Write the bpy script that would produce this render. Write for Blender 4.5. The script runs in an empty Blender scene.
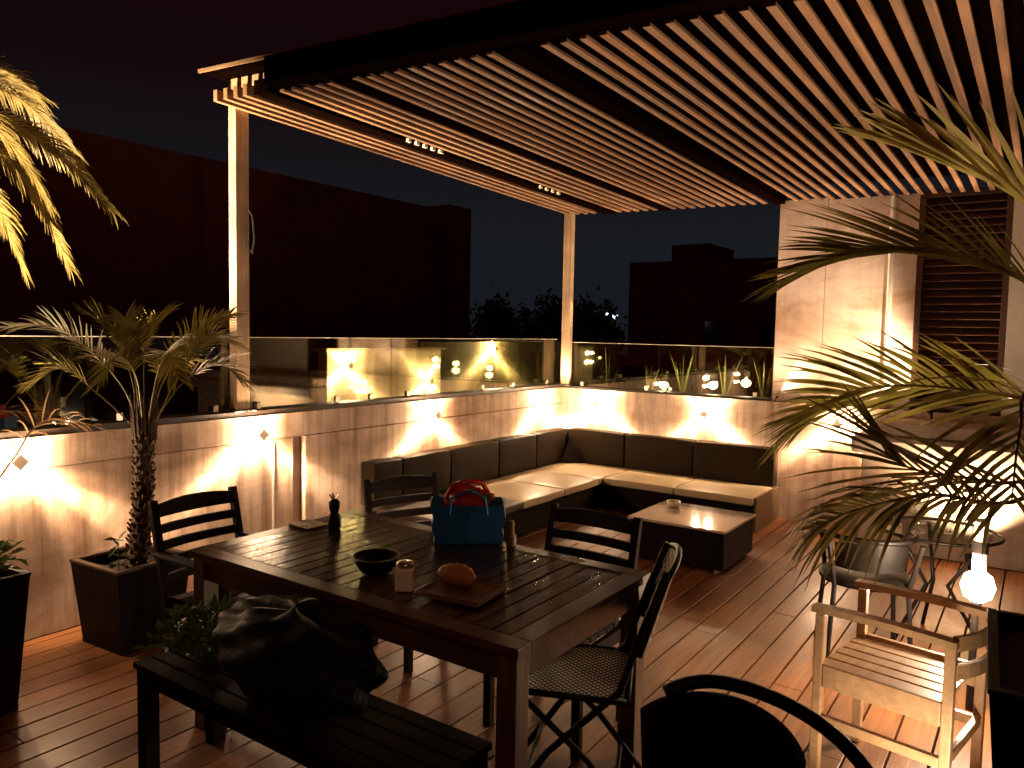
import bpy, math, random
from mathutils import Vector, Matrix
R = math.radians
random.seed(11)
sc = bpy.context.scene
COL = sc.collection

# ------------------------------------------------------------------ materials
def _nt(name):
    m = bpy.data.materials.new(name); m.use_nodes = True
    nt = m.node_tree; b = nt.nodes['Principled BSDF']
    return m, nt, b
def N(nt, t, **kw):
    n = nt.nodes.new(t)
    for k, v in kw.items():
        if k.startswith('i_'): n.inputs[k[2:].replace('_', ' ')].default_value = v
        else: setattr(n, k, v)
    return n
def ramp(nt, src, stops):
    r = nt.nodes.new('ShaderNodeValToRGB')
    while len(r.color_ramp.elements) < len(stops): r.color_ramp.elements.new(.5)
    for e, (p, c) in zip(r.color_ramp.elements, stops):
        e.position = p; e.color = (*c, 1) if len(c) == 3 else c
    nt.links.new(src, r.inputs[0]); return r
def coords(nt, scale=(1, 1, 1), loc=(0, 0, 0), kind='Object', rot=(0,0,0)):
    tc = nt.nodes.new('ShaderNodeTexCoord'); mp = nt.nodes.new('ShaderNodeMapping')
    mp.inputs['Scale'].default_value = scale; mp.inputs['Location'].default_value = loc
    mp.inputs['Rotation'].default_value = rot
    nt.links.new(tc.outputs[kind], mp.inputs['Vector']); return mp.outputs[0]
def mixc(nt, fac, a, b, mode='MIX'):
    m = nt.nodes.new('ShaderNodeMix'); m.data_type = 'RGBA'; m.blend_type = mode
    if isinstance(fac, (int, float)): m.inputs[0].default_value = fac
    else: nt.links.new(fac, m.inputs[0])
    for i, s in ((6, a), (7, b)):
        if isinstance(s, tuple): m.inputs[i].default_value = (*s, 1)
        else: nt.links.new(s, m.inputs[i])
    return m.outputs[2]
def bump(nt, b, h, strength=.3, dist=.01):
    bp = nt.nodes.new('ShaderNodeBump'); bp.inputs['Strength'].default_value = strength
    bp.inputs['Distance'].default_value = dist
    nt.links.new(h, bp.inputs['Height']); nt.links.new(bp.outputs[0], b.inputs['Normal'])

def wood(name, c1, c2, rough=.45, axis='X', scale=1.0, board=None, spec=.5, vary=.35):
    """grain runs along axis; board = (axis, pitch) gives each board its own tone"""
    m, nt, b = _nt(name)
    s = {'X': (1.2, 22, 22), 'Y': (22, 1.2, 22), 'Z': (22, 22, 1.2)}[axis]
    v = coords(nt, tuple(k*scale for k in s))
    n = N(nt, 'ShaderNodeTexNoise', i_Scale=1.6, i_Detail=7.0, i_Roughness=.65, i_Distortion=.6)
    nt.links.new(v, n.inputs['Vector'])
    r = ramp(nt, n.outputs['Fac'], [(.28, c1), (.72, c2)])
    v2 = coords(nt, (1, 1, 1)); n2 = N(nt, 'ShaderNodeTexNoise', i_Scale=2.3, i_Detail=5.0)
    nt.links.new(v2, n2.inputs['Vector'])
    r2 = ramp(nt, n2.outputs['Fac'], [(.3, (.5, .5, .5)), (.7, (1.1, 1.1, 1.1))])
    col = mixc(nt, 1.0, r.outputs[0], r2.outputs[0], 'MULTIPLY')
    if board:
        ax, pitch = board
        sp = nt.nodes.new('ShaderNodeSeparateXYZ'); nt.links.new(coords(nt), sp.inputs[0])
        d = N(nt, 'ShaderNodeMath', operation='DIVIDE'); d.inputs[1].default_value = pitch
        nt.links.new(sp.outputs[ax], d.inputs[0])
        f = N(nt, 'ShaderNodeMath', operation='FLOOR'); nt.links.new(d.outputs[0], f.inputs[0])
        w = N(nt, 'ShaderNodeTexWhiteNoise', noise_dimensions='1D'); nt.links.new(f.outputs[0], w.inputs['W'])
        r3 = ramp(nt, w.outputs['Value'], [(0, (1-vary,)*3), (1, (1+vary*.4,)*3)])
        col = mixc(nt, 1.0, col, r3.outputs[0], 'MULTIPLY')
    nt.links.new(col, b.inputs['Base Color'])
    rr = ramp(nt, n2.outputs['Fac'], [(.3, (rough*.7,)*3), (.75, (min(1, rough*1.35),)*3)])
    nt.links.new(rr.outputs[0], b.inputs['Roughness'])
    b.inputs['Specular IOR Level'].default_value = spec
    bump(nt, b, n.outputs['Fac'], .35, .004)
    return m
def plaster(name, c1, c2, rough=.8, streak=True, stain=(.20, .105, .05), amt=.75):
    m, nt, b = _nt(name)
    v = coords(nt)
    n = N(nt, 'ShaderNodeTexNoise', i_Scale=1.7, i_Detail=9.0, i_Roughness=.62)
    nt.links.new(v, n.inputs['Vector'])
    r = ramp(nt, n.outputs['Fac'], [(.3, c1), (.68, c2)])
    vs = coords(nt, (9, 9, .55)); ns = N(nt, 'ShaderNodeTexNoise', i_Scale=1.4, i_Detail=6.0, i_Roughness=.7)
    nt.links.new(vs, ns.inputs['Vector'])
    rs = ramp(nt, ns.outputs['Fac'], [(.43, (0, 0, 0)), (.72, (amt,)*3)])
    col = mixc(nt, rs.outputs[0], r.outputs[0], stain)
    nt.links.new(col, b.inputs['Base Color'])
    nb = N(nt, 'ShaderNodeTexNoise', i_Scale=.9, i_Detail=8.0, i_Roughness=.7, i_Distortion=.8); nt.links.new(coords(nt, (1, 1, 2.2), (3, 1, 2)), nb.inputs['Vector'])
    rb2 = ramp(nt, nb.outputs['Fac'], [(.34, (.62, .50, .40)), (.58, (1, 1, 1))])
    col = mixc(nt, 1.0, col, rb2.outputs[0], 'MULTIPLY'); nt.links.new(col, b.inputs['Base Color'])
    b.inputs['Roughness'].default_value = rough
    n3 = N(nt, 'ShaderNodeTexNoise', i_Scale=45.0, i_Detail=6.0); nt.links.new(v, n3.inputs['Vector'])
    bump(nt, b, n3.outputs['Fac'], .15, .003)
    return m
def simple(name, c, rough=.5, metal=0., spec=.5, var=.2, nscale=14, bumpy=.0, sheen=0, coat=0):
    m, nt, b = _nt(name)
    v = coords(nt); n = N(nt, 'ShaderNodeTexNoise', i_Scale=float(nscale), i_Detail=6.0, i_Roughness=.6)
    nt.links.new(v, n.inputs['Vector'])
    r = ramp(nt, n.outputs['Fac'], [(.3, tuple(k*(1-var) for k in c)), (.7, tuple(min(1, k*(1+var)) for k in c))])
    nt.links.new(r.outputs[0], b.inputs['Base Color'])
    rr = ramp(nt, n.outputs['Fac'], [(.3, (max(.02, rough*.8),)*3), (.7, (min(1, rough*1.2),)*3)])
    nt.links.new(rr.outputs[0], b.inputs['Roughness'])
    b.inputs['Metallic'].default_value = metal; b.inputs['Specular IOR Level'].default_value = spec
    if sheen: b.inputs['Sheen Weight'].default_value = sheen
    if coat: b.inputs['Coat Weight'].default_value = coat; b.inputs['Coat Roughness'].default_value = .12
    if bumpy: bump(nt, b, n.outputs['Fac'], bumpy, .01)
    return m
def leafmat(name, c1, c2, rough=.45):
    m, nt, b = _nt(name)
    v = coords(nt); n = N(nt, 'ShaderNodeTexNoise', i_Scale=9.0, i_Detail=4.0)
    nt.links.new(v, n.inputs['Vector'])
    r = ramp(nt, n.outputs['Fac'], [(.3, c1), (.7, c2)])
    nt.links.new(r.outputs[0], b.inputs['Base Color'])
    b.inputs['Roughness'].default_value = rough
    tr = nt.nodes.new('ShaderNodeBsdfTranslucent'); nt.links.new(r.outputs[0], tr.inputs[0])
    ad = nt.nodes.new('ShaderNodeMixShader'); ad.inputs[0].default_value = .25
    nt.links.new(b.outputs[0], ad.inputs[1]); nt.links.new(tr.outputs[0], ad.inputs[2])
    nt.links.new(ad.outputs[0], nt.nodes['Material Output'].inputs[0])
    return m
def emis(name, c, s):
    m, nt, b = _nt(name)
    b.inputs['Base Color'].default_value = (.8, .8, .8, 1)
    b.inputs['Emission Color'].default_value = (*c, 1); b.inputs['Emission Strength'].default_value = s
    v = coords(nt); n = N(nt, 'ShaderNodeTexNoise', i_Scale=6.0); nt.links.new(v, n.inputs['Vector'])
    r = ramp(nt, n.outputs['Fac'], [(0, (.7,)*3), (1, (.9,)*3)]); nt.links.new(r.outputs[0], b.inputs['Base Color'])
    return m
def glassmat(name, refl=.3, tint=(.62, .66, .5)):
    m, nt, b = _nt(name)
    out = nt.nodes['Material Output']; nt.nodes.remove(b)
    t = nt.nodes.new('ShaderNodeBsdfTransparent'); t.inputs[0].default_value = (*tint, 1)
    g = nt.nodes.new('ShaderNodeBsdfGlossy'); g.inputs[0].default_value = (.95, .95, .9, 1)
    v = coords(nt); n = N(nt, 'ShaderNodeTexNoise', i_Scale=3.0, i_Detail=6.0); nt.links.new(v, n.inputs['Vector'])
    rr = ramp(nt, n.outputs['Fac'], [(.35, (.0,)*3), (.75, (.05,)*3)]); nt.links.new(rr.outputs[0], g.inputs['Roughness'])
    f = nt.nodes.new('ShaderNodeLayerWeight'); f.inputs[0].default_value = .35
    ad = N(nt, 'ShaderNodeMath', operation='MULTIPLY_ADD'); ad.inputs[1].default_value = .22; ad.inputs[2].default_value = refl
    ad.use_clamp = True
    nt.links.new(f.outputs['Facing'], ad.inputs[0])
    mx = nt.nodes.new('ShaderNodeMixShader'); nt.links.new(ad.outputs[0], mx.inputs[0])
    nt.links.new(t.outputs[0], mx.inputs[1]); nt.links.new(g.outputs[0], mx.inputs[2])
    nt.links.new(mx.outputs[0], out.inputs[0])
    return m
def weave(name, dark, light, pitch=.017):
    m, nt, b = _nt(name)
    v = coords(nt, (1/pitch,)*3, rot=(0, 0, R(45)))
    fr = N(nt, 'ShaderNodeVectorMath', operation='FRACTION'); nt.links.new(v, fr.inputs[0])
    sb = N(nt, 'ShaderNodeVectorMath', operation='SUBTRACT'); nt.links.new(fr.outputs[0], sb.inputs[0]); sb.inputs[1].default_value = (.5, .5, .5)
    sp = nt.nodes.new('ShaderNodeSeparateXYZ'); nt.links.new(sb.outputs[0], sp.inputs[0])
    cb = nt.nodes.new('ShaderNodeCombineXYZ'); nt.links.new(sp.outputs[0], cb.inputs[0]); nt.links.new(sp.outputs[1], cb.inputs[1])
    ln = N(nt, 'ShaderNodeVectorMath', operation='LENGTH'); nt.links.new(cb.outputs[0], ln.inputs[0])
    r = ramp(nt, ln.outputs['Value'], [(.26, light), (.36, dark)])
    nt.links.new(r.outputs[0], b.inputs['Base Color']); b.inputs['Roughness'].default_value = .35
    bump(nt, b, ln.outputs['Value'], .4, .003)
    return m

M = {}
M['deck'] = wood('deck_wood', (.12, .040, .011), (.32, .122, .032), .42, 'X', board=('Y', .1395), spec=.55)
M['slat'] = wood('slat_wood', (.22, .105, .050), (.43, .23, .12), .7, 'X', board=('Y', .0985), vary=.3)
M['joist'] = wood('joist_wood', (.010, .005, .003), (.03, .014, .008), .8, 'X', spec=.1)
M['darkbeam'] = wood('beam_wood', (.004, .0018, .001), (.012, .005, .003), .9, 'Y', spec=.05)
M['post'] = wood('post_wood', (.42, .27, .16), (.68, .50, .33), .55, 'Z')
M['fascia'] = wood('fascia_wood', (.38, .22, .12), (.62, .40, .24), .55, 'Y')
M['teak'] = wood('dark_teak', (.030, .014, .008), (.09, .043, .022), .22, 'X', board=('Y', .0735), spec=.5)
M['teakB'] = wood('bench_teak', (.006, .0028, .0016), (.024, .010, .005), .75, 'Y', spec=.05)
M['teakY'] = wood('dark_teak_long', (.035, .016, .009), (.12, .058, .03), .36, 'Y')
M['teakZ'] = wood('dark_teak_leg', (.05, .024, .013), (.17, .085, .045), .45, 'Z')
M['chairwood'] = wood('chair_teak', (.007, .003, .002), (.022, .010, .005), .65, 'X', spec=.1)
M['light'] = wood('pale_wood', (.52, .31, .16), (.74, .49, .28), .5, 'X', scale=.8)
M['wall'] = plaster('parapet_plaster', (.58, .44, .34), (.80, .64, .52))
M['concrete'] = plaster('tall_wall_concrete', (.70, .53, .44), (.86, .69, .58), amt=.2)
M['counter'] = plaster('counter_plaster', (.42, .33, .26), (.58, .48, .38), amt=.3)
M['rail'] = simple('glass_channel', (.03, .018, .012), .5)
M['glass'] = glassmat('rail_glass', .17, (.78, .80, .62))
M['clearglass'] = glassmat('table_glass', .10, (.9, .93, .9))
M['steel'] = simple('satin_steel', (.62, .56, .48), .28, 1.0)
M['lampmetal'] = simple('lamp_metal', (.62, .52, .42), .5, .1)
M['darkmetal'] = simple('black_metal', (.008, .006, .005), .45, .0, spec=.2)
M['blackplastic'] = simple('black_shell', (.006, .004, .003), .5, spec=.15)
M['panel'] = simple('sofa_back_leather', (.016, .010, .0035), .6, spec=.12, var=.35, nscale=7, bumpy=.15)
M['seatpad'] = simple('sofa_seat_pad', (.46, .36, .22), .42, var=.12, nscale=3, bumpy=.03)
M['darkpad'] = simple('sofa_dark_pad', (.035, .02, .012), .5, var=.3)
M['sofabase'] = simple('sofa_base_wicker', (.10, .062, .03), .5, var=.5, nscale=40, bumpy=.4)
M['dark'] = simple('dark_box', (.008, .004, .003), .6, var=.3, spec=.06)
M['roofdark'] = simple('roof_shade_black', (.004, .0015, .001), .95, spec=.0)  # shade above the slats put into a near-black colour
M['white'] = simple('white_paint', (.78, .72, .62), .5, var=.08)
M['tabletop_white'] = simple('white_stone_top', (.46, .40, .32), .06, var=.08, nscale=3, coat=1, spec=1)
M['pot'] = simple('pot_fibreglass', (.005, .0025, .002), .6, var=.3, bumpy=.1, spec=.12)
M['potrim'] = simple('pot_rim', (.05, .028, .02), .4)
M['soil'] = simple('potting_soil', (.02, .012, .008), .9, var=.5, nscale=60, bumpy=.8)
M['trunk'] = simple('palm_bark', (.075, .042, .022), .85, var=.6, nscale=30, bumpy=.9)
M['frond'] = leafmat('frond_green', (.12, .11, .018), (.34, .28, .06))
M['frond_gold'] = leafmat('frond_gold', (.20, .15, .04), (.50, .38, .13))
M['frond_lit'] = leafmat('frond_lit_gold', (.34, .30, .09), (.62, .54, .22))  # lit copy of the frond colour, lamplight painted in
M['frond_shaded'] = leafmat('frond_shaded_green', (.06, .052, .012), (.34, .26, .075))  # shaded copy of the frond colour for silhouetted fronds
M['frond_pink'] = leafmat('frond_pink_lit', (.20, .12, .06), (.42, .28, .16))  # pinkish lamplight on the low palm put into the leaf colour
M['leaf'] = leafmat('leaf_green', (.03, .06, .010), (.10, .16, .03))
M['snake'] = leafmat('blade_green', (.12, .14, .03), (.42, .38, .12))
M['louver'] = wood('louver_wood', (.050, .018, .010), (.12, .046, .026), .45, 'Y')
M['bulb'] = emis('lit_bulb', (1, .80, .55), 60)
M['bulbdim'] = emis('garden_bulb', (1, .85, .6), 25)
M['globe'] = emis('lit_globe', (1, .86, .66), 90)
M['streetlight'] = emis('far_light', (.75, .95, 1), 4)
M['facade'] = plaster('night_facade', (.085, .005, .006), (.105, .006, .008), stain=(.06, .004, .004))
M['facade2'] = plaster('stand_in_render', (.50, .44, .32), (.66, .60, .46))
M['facade3'] = plaster('mossy_wall', (.14, .12, .055), (.24, .21, .11), stain=(.04, .05, .015))
M['darkglass'] = simple('dark_window', (.02, .015, .015), .15)
M['farleaf'] = leafmat('far_tree_leaf', (.04, .045, .02), (.09, .09, .04), .8)
M['ground'] = simple('ground_soil', (.06, .045, .035), .95, var=.4, nscale=2)
M['bagblue'] = simple('blue_cool_bag', (.008, .13, .34), .5, var=.2, nscale=6, bumpy=.25)
M['red'] = simple('red_cloth', (.50, .018, .014), .55, var=.4, nscale=9, bumpy=.4)
M['greencloth'] = simple('green_paper', (.12, .22, .05), .6)
M['blackbag'] = simple('black_bag_plastic', (.008, .011, .008), .55, var=.4, nscale=9, spec=.10, bumpy=.9)
M['bread'] = simple('bread_crust', (.42, .17, .05), .6, var=.4, nscale=12, bumpy=.5)
M['boardwood'] = wood('cutting_board_wood', (.12, .06, .03), (.26, .13, .06), .4, 'Y')
M['jar'] = simple('frosted_jar', (.85, .78, .64), .2, var=.1, nscale=20)
M['weave'] = weave('bistro_weave', (.010, .008, .006), (.95, .85, .70))
M['cloth'] = simple('garment', (.02, .02, .018), .8, var=.5)

# ------------------------------------------------------------------ mesh helpers
class MB:
    def __init__(s): s.v = []; s.f = []; s.smooth = False
    def add(s, vs, fs):
        o = len(s.v); s.v += [tuple(p) for p in vs]; s.f += [tuple(i+o for i in f) for f in fs]
    def box(s, x0, x1, y0, y1, z0, z1, mat=None):
        vs = [Vector((x, y, z)) for x in (x0, x1) for y in (y0, y1) for z in (z0, z1)]
        if mat: vs = [mat @ v for v in vs]
        s.add(vs, [(0, 1, 3, 2), (4, 6, 7, 5), (0, 4, 5, 1), (2, 3, 7, 6), (0, 2, 6, 4), (1, 5, 7, 3)])
        return s
    def hexa(s, vs):   # 8 points in box order
        s.add(vs, [(0, 1, 3, 2), (4, 6, 7, 5), (0, 4, 5, 1), (2, 3, 7, 6), (0, 2, 6, 4), (1, 5, 7, 3)]); return s
    def beam(s, a, b, w, h, up=(0, 0, 1)):
        a = Vector(a); b = Vector(b); t = (b-a).normalized(); u = Vector(up)
        if abs(t.dot(u)) > .98: u = Vector((1, 0, 0))
        sd = t.cross(u).normalized(); u = sd.cross(t)
        vs = [p + sd*i*w/2 + u*j*h/2 for p in (a, b) for i in (-1, 1) for j in (-1, 1)]
        return s.hexa(vs)
    def tube(s, pts, r, n=8, cap=True):
        pts = [Vector(p) for p in pts]
        rs = r if isinstance(r, (list, tuple)) else [r]*len(pts)
        o = len(s.v); prev = None
        for i, p in enumerate(pts):
            t = (pts[min(i+1, len(pts)-1)] - pts[max(i-1, 0)]).normalized()
            u = prev if prev else (Vector((0, 0, 1)) if abs(t.z) < .9 else Vector((1, 0, 0)))
            sd = t.cross(u).normalized(); u = sd.cross(t).normalized(); prev = u
            for k in range(n):
                a = 2*math.pi*k/n; q = p + sd*math.cos(a)*rs[i] + u*math.sin(a)*rs[i]
                s.v.append(tuple(q))
        for i in range(len(pts)-1):
            for k in range(n):
                s.f.append((o+i*n+k, o+i*n+(k+1) % n, o+(i+1)*n+(k+1) % n, o+(i+1)*n+k))
        if cap:
            s.f.append(tuple(o+k for k in range(n))[::-1]); s.f.append(tuple(o+(len(pts)-1)*n+k for k in range(n)))
        return s
    def lathe(s, c, prof, n=20):
        o = len(s.v); c = Vector(c)
        for r, z in prof:
            for k in range(n):
                a = 2*math.pi*k/n; s.v.append((c.x+r*math.cos(a), c.y+r*math.sin(a), c.z+z))
        for i in range(len(prof)-1):
            for k in range(n): s.f.append((o+i*n+k, o+i*n+(k+1) % n, o+(i+1)*n+(k+1) % n, o+(i+1)*n+k))
        s.f.append(tuple(o+k for k in range(n))[::-1]); s.f.append(tuple(o+(len(prof)-1)*n+k for k in range(n)))
        return s
    def build(s, name, mat, parent=None, bevel=0, smooth=False, label=None):
        me = bpy.data.meshes.new(name); me.from_pydata(s.v, [], s.f); me.update()
        me.materials.append(mat if not isinstance(mat, str) else M[mat])
        if smooth:
            for p in me.polygons: p.use_smooth = True
        o = bpy.data.objects.new(name, me); COL.objects.link(o)
        if parent is not None: o.parent = parent
        if bevel:
            m = o.modifiers.new('bevel', 'BEVEL'); m.width = bevel; m.segments = 2; m.limit_method = 'ANGLE'
        if label: o['label'] = label
        return o
def tag(o, label, cat, group=None):
    o['label'] = label; o['category'] = cat
    if group: o['group'] = group
    return o
def thing(name, label, cat, loc=(0, 0, 0), rz=0, group=None):
    o = bpy.data.objects.new(name, None); COL.objects.link(o)
    o.location = loc; o.rotation_euler = (0, 0, rz); o.empty_display_size = .1
    return tag(o, label, cat, group)
def struct(o): o['kind'] = 'structure'; return o
def light(kind, loc, power, parent=None, color=(1, .655, .385), size=.03, aim=None, cone=60, blend=.6):
    d = bpy.data.lights.new('lamp_light', kind); d.energy = power; d.color = color
    if kind in ('POINT', 'SPOT'): d.shadow_soft_size = size
    if kind == 'SPOT': d.spot_size = R(cone); d.spot_blend = blend
    o = bpy.data.objects.new('lamp_light', d); COL.objects.link(o); o.location = loc
    if aim is not None: o.rotation_euler = Vector(aim).to_track_quat('-Z', 'Y').to_euler()
    if parent is not None: o.parent = parent
    return o

# ------------------------------------------------------------------ camera
cam = bpy.data.cameras.new('camera'); co = bpy.data.objects.new('camera', cam); COL.objects.link(co)
Rm = Matrix(((.57058108, .04496136, -.82000958), (-.82101201, .05482161, -.56827271), (.01940393, .99748337, .06819399)))
# rows: world axes in camera coordinates -> columns are camera axes in world coordinates
co.matrix_world = Matrix.Translation((0, 0, 1.65)) @ Rm.to_4x4()
cam.sensor_width = 36; cam.lens = 766/1024*36; cam.clip_end = 500; cam.clip_start = .05
sc.camera = co

# ------------------------------------------------------------------ world and faint added sky glow
w = bpy.data.worlds.new('World'); sc.world = w; w.use_nodes = True
nt = w.node_tree; bg = nt.nodes['Background']
tc = nt.nodes.new('ShaderNodeTexCoord'); sp = nt.nodes.new('ShaderNodeSeparateXYZ'); nt.links.new(tc.outputs['Generated'], sp.inputs[0])
# sky ahead is navy, red-black higher; dark red behind is added to tint shadows
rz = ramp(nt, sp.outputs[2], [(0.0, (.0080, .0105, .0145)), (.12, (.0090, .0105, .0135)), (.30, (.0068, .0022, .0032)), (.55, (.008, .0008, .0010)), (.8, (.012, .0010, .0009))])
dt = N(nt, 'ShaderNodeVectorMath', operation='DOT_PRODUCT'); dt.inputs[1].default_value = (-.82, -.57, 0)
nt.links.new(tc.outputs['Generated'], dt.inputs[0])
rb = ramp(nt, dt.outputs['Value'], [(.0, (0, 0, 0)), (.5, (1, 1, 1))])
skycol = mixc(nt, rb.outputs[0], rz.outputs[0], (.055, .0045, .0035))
sky = nt.nodes.new('ShaderNodeTexSky'); sky.sky_type = 'NISHITA'; sky.sun_disc = False
sky.sun_elevation = R(-8); sky.sun_rotation = R(235)
mul = nt.nodes.new('ShaderNodeVectorMath'); mul.operation = 'SCALE'; mul.inputs[3].default_value = .002
nt.links.new(sky.outputs[0], mul.inputs[0])
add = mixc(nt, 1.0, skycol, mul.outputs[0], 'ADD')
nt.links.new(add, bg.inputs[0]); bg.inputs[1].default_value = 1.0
sd = bpy.data.lights.new('sky_glow_light', 'SUN'); sd.energy = .004; sd.angle = R(3); sd.color = (1, .75, .6)  # faint sun lamp added from behind the camera as sky glow
so = bpy.data.objects.new('sky_glow_light', sd); COL.objects.link(so); so.rotation_euler = (R(40), 0, R(-60))

# ------------------------------------------------------------------ ground, deck
g = MB(); g.box(-150, 250, -150, 250, -6.4, -6.0); struct(g.build('ground', 'ground'))
d = MB(); P = .1395
y = -2.79 + .006
while y < 4.25:
    x = -1.5 + (hash(round(y*1000)) % 7)*.0
    k = int(round((y)/P)); random.seed(k*7+3)
    xs = [-1.5]; xx = -1.5 + random.uniform(.6, 2.4)
    while xx < 7.0: xs.append(xx); xx += random.uniform(1.8, 2.6)
    xs.append(7.12)
    y1 = min(y+P-.009, 4.249)
    for a, b in zip(xs[:-1], xs[1:]): d.box(a+.0015, b-.0015, y, y1, -.028, random.uniform(-.0006, .0006))
    y += P
random.seed(5)
dk = struct(d.build('deck', 'deck', bevel=.0022))
s = MB(); s.box(-1.5, 7.15, -2.9, 4.26, -.3, -.06); struct(s.build('deck_subfloor', 'dark'))

# ------------------------------------------------------------------ parapets
pw = thing('parapet_wall', 'long cream plastered parapet on the left of the deck, under the glass railing', 'wall', group='terrace parapets')
m = MB(); WT = 1.06
# face with a shallow recessed groove and a dark recess beside the second lamp
m.box(-1.5, 3.485, 4.262, 4.42, 0, .888); m.box(-1.5, 3.485, 4.25, 4.42, .900, WT)
m.box(3.585, 7.26, 4.250, 4.42, 0, .888); m.box(3.485, 7.26, 4.250, 4.42, .900, WT)
m.box(3.485, 3.585, 4.31, 4.42, 0, .897); m.box(-1.5, 7.26, 4.275, 4.42, .8885, .8995)
m.build('wall_face', 'wall', pw)
m = MB(); m.box(-1.5, 7.26, 4.262, 4.40, WT+.001, WT+.035); m.build('glass_channel', 'rail', pw)
m = MB(); m.tube([(3.31, 4.25, .02), (3.31, 4.25, .88)], .009, 8); m.build('conduit', 'white', pw)
pb = thing('parapet_wall', 'short cream plastered parapet behind the sofa at the far end of the deck', 'wall', group='terrace parapets')
m = MB(); m.box(7.09, 7.26, -1.6, 4.249, 0, .93); m.box(7.085, 7.26, -1.6, 4.249, .932, WT-.001); m.build('wall_face', 'wall', pb)
m = MB(); m.box(7.10, 7.24, 2.05, 4.26, WT+.001, WT+.02); m.build('glass_channel', 'rail', pb)

def railing(label, segs, alongx, fixed, ztop, clamps):
    t = thing('glass_railing', label, 'railing', group='glass railings')
    for a, b in segs:
        m = MB()
        if alongx: m.box(a+.004, b-.004, fixed, fixed+.012, WT+.04, ztop)
        else: m.box(fixed, fixed+.012, a+.004, b-.004, WT+.024, ztop)
        m.build('glass_pane', 'glass', t)
        e = MB()
        if alongx: e.box(a+.004, b-.004, fixed-.001, fixed+.013, ztop+.0005, ztop+.005)
        else: e.box(fixed-.001, fixed+.013, a+.004, b-.004, ztop+.0005, ztop+.005)
        e.build('pane_edge', 'jar', t)
    for c in clamps:
        m = MB()
        if alongx: m.box(c-.02, c+.02, fixed-.03, fixed-.002, WT+.037, WT+.085)
        else: m.box(fixed-.03, fixed-.002, c-.02, c+.02, WT+.022, WT+.07)
        m.build('clamp', 'steel', t, bevel=.004)
    return t
railing('clear glass balustrade on top of the left parapet, reflecting the lamps', [(-1.5, 2.13), (2.13, 3.16), (3.16, 4.55), (4.55, 5.95), (5.95, 7.12)], True, 4.345, 1.575,
        [.6, 1.5, 2.0, 2.30, 2.92, 3.25, 3.95, 4.30, 4.72, 5.75, 6.25, 6.9])
railing('clear glass balustrade on the far parapet with blade leaved plants behind it', [(2.05, 3.15), (3.15, 4.20)], False, 7.19, 1.545,
        [2.2, 3.1, 3.3, 4.05])

# ------------------------------------------------------------------ tall wall, louvre, side wall
hw = thing('house_wall', 'tall pale concrete wall panel at the end of the pergola with a thin white pipe', 'wall')
m = MB(); m.box(7.135, 7.45, 1.62, 2.03, WT+.004, 2.872); m.box(7.135, 7.45, .905, 1.616, WT+.004, 2.850)
m.box(7.15, 7.44, 1.6, 1.63, WT+.004, 2.845); m.build('concrete_panel', 'concrete', hw)
m = MB(); m.tube([(7.12, 1.095, WT+.01), (7.12, 1.095, 2.84)], .022, 10); m.build('pipe', 'white', hw)
m = MB(); m.box(7.137, 7.45, -1.6, .255, 0.0, 2.80); m.build('side_panel', 'white', hw)
m = MB(); m.box(7.30, 7.45, .256, .904, WT+.004, 2.82); m.build('recess_panel', 'dark', hw)
ls = thing('louvre_shutter', 'dark brown louvred wooden shutter right of the tall concrete wall', 'shutter')
m = MB()
z = WT+.10
while z < 2.80:
    m.beam((7.20, .30, z), (7.20, .86, z), .012, .075, up=(.75, 0, .66)); z += .062
m.build('slat_set', 'louver', ls)
m = MB(); m.box(7.15, 7.24, .26, .30, WT+.01, 2.86); m.box(7.15, 7.24, .86, .903, WT+.01, 2.86); m.box(7.152, 7.238, .30, .86, 2.81, 2.858); m.box(7.152, 7.238, .30, .86, WT+.012, WT+.06)
m.build('frame', 'louver', ls, bevel=.003)

# counter / barbecue block
ct = thing('masonry_counter', 'stepped pale plastered masonry counter below the louvred shutter', 'counter')
m = MB(); m.box(6.52, 7.084, -1.4, 1.10, .90, 1.00); m.build('upper_block', 'counter', ct, bevel=.012)
m = MB(); m.box(6.40, 7.086, -1.4, 1.205, .76, .898); m.build('worktop', 'counter', ct, bevel=.03)
m = MB(); m.box(6.52, 7.082, -1.38, 1.14, 0.002, .758); m.build('base', 'counter', ct, bevel=.01)

# ------------------------------------------------------------------ pergola
def zs(x, y): return 3.018 - .0225*(x-2.9) - .047*(4.25-y)*(1 - .55*(x-2.9)/4.3) - (.004*(x-2.9))
def sbox(m, x0, x1, y0, y1, dz0, dz1):
    m.hexa([Vector((x, y, zs(x, y)+dz)) for x in (x0, x1) for y in (y0, y1) for dz in (dz0, dz1)])
pg = thing('pergola', 'timber slatted pergola over the terrace carried by two pale posts', 'pergola')
ys = [4.243-.0985*k for k in range(58)]
joists = [(3.85, 3.72), (3.19, 3.10), (2.085, 1.99)]
for yy in ys:
    if any(b-.035 < yy < a+.035 for a, b in joists): continue
    x0 = 2.88 if yy > 3.87 else 2.905
    m = MB(); x1 = 7.16 if yy > 2.05 else 7.128
    sbox(m, x0 + random.uniform(-.004, .004), x1, yy-.0185, yy+.0185, random.uniform(-.002, .002), .070 if yy > 3.87 else .016)
    m.build('slat', 'slat', pg, bevel=.002)
for a, b in joists:
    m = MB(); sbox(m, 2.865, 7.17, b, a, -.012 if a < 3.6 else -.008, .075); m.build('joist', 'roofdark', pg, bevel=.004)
m = MB(); sbox(m, 2.76, 2.862, -1.4, 3.62, .004, .146); m.build('front_beam', 'roofdark', pg, bevel=.004)
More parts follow.
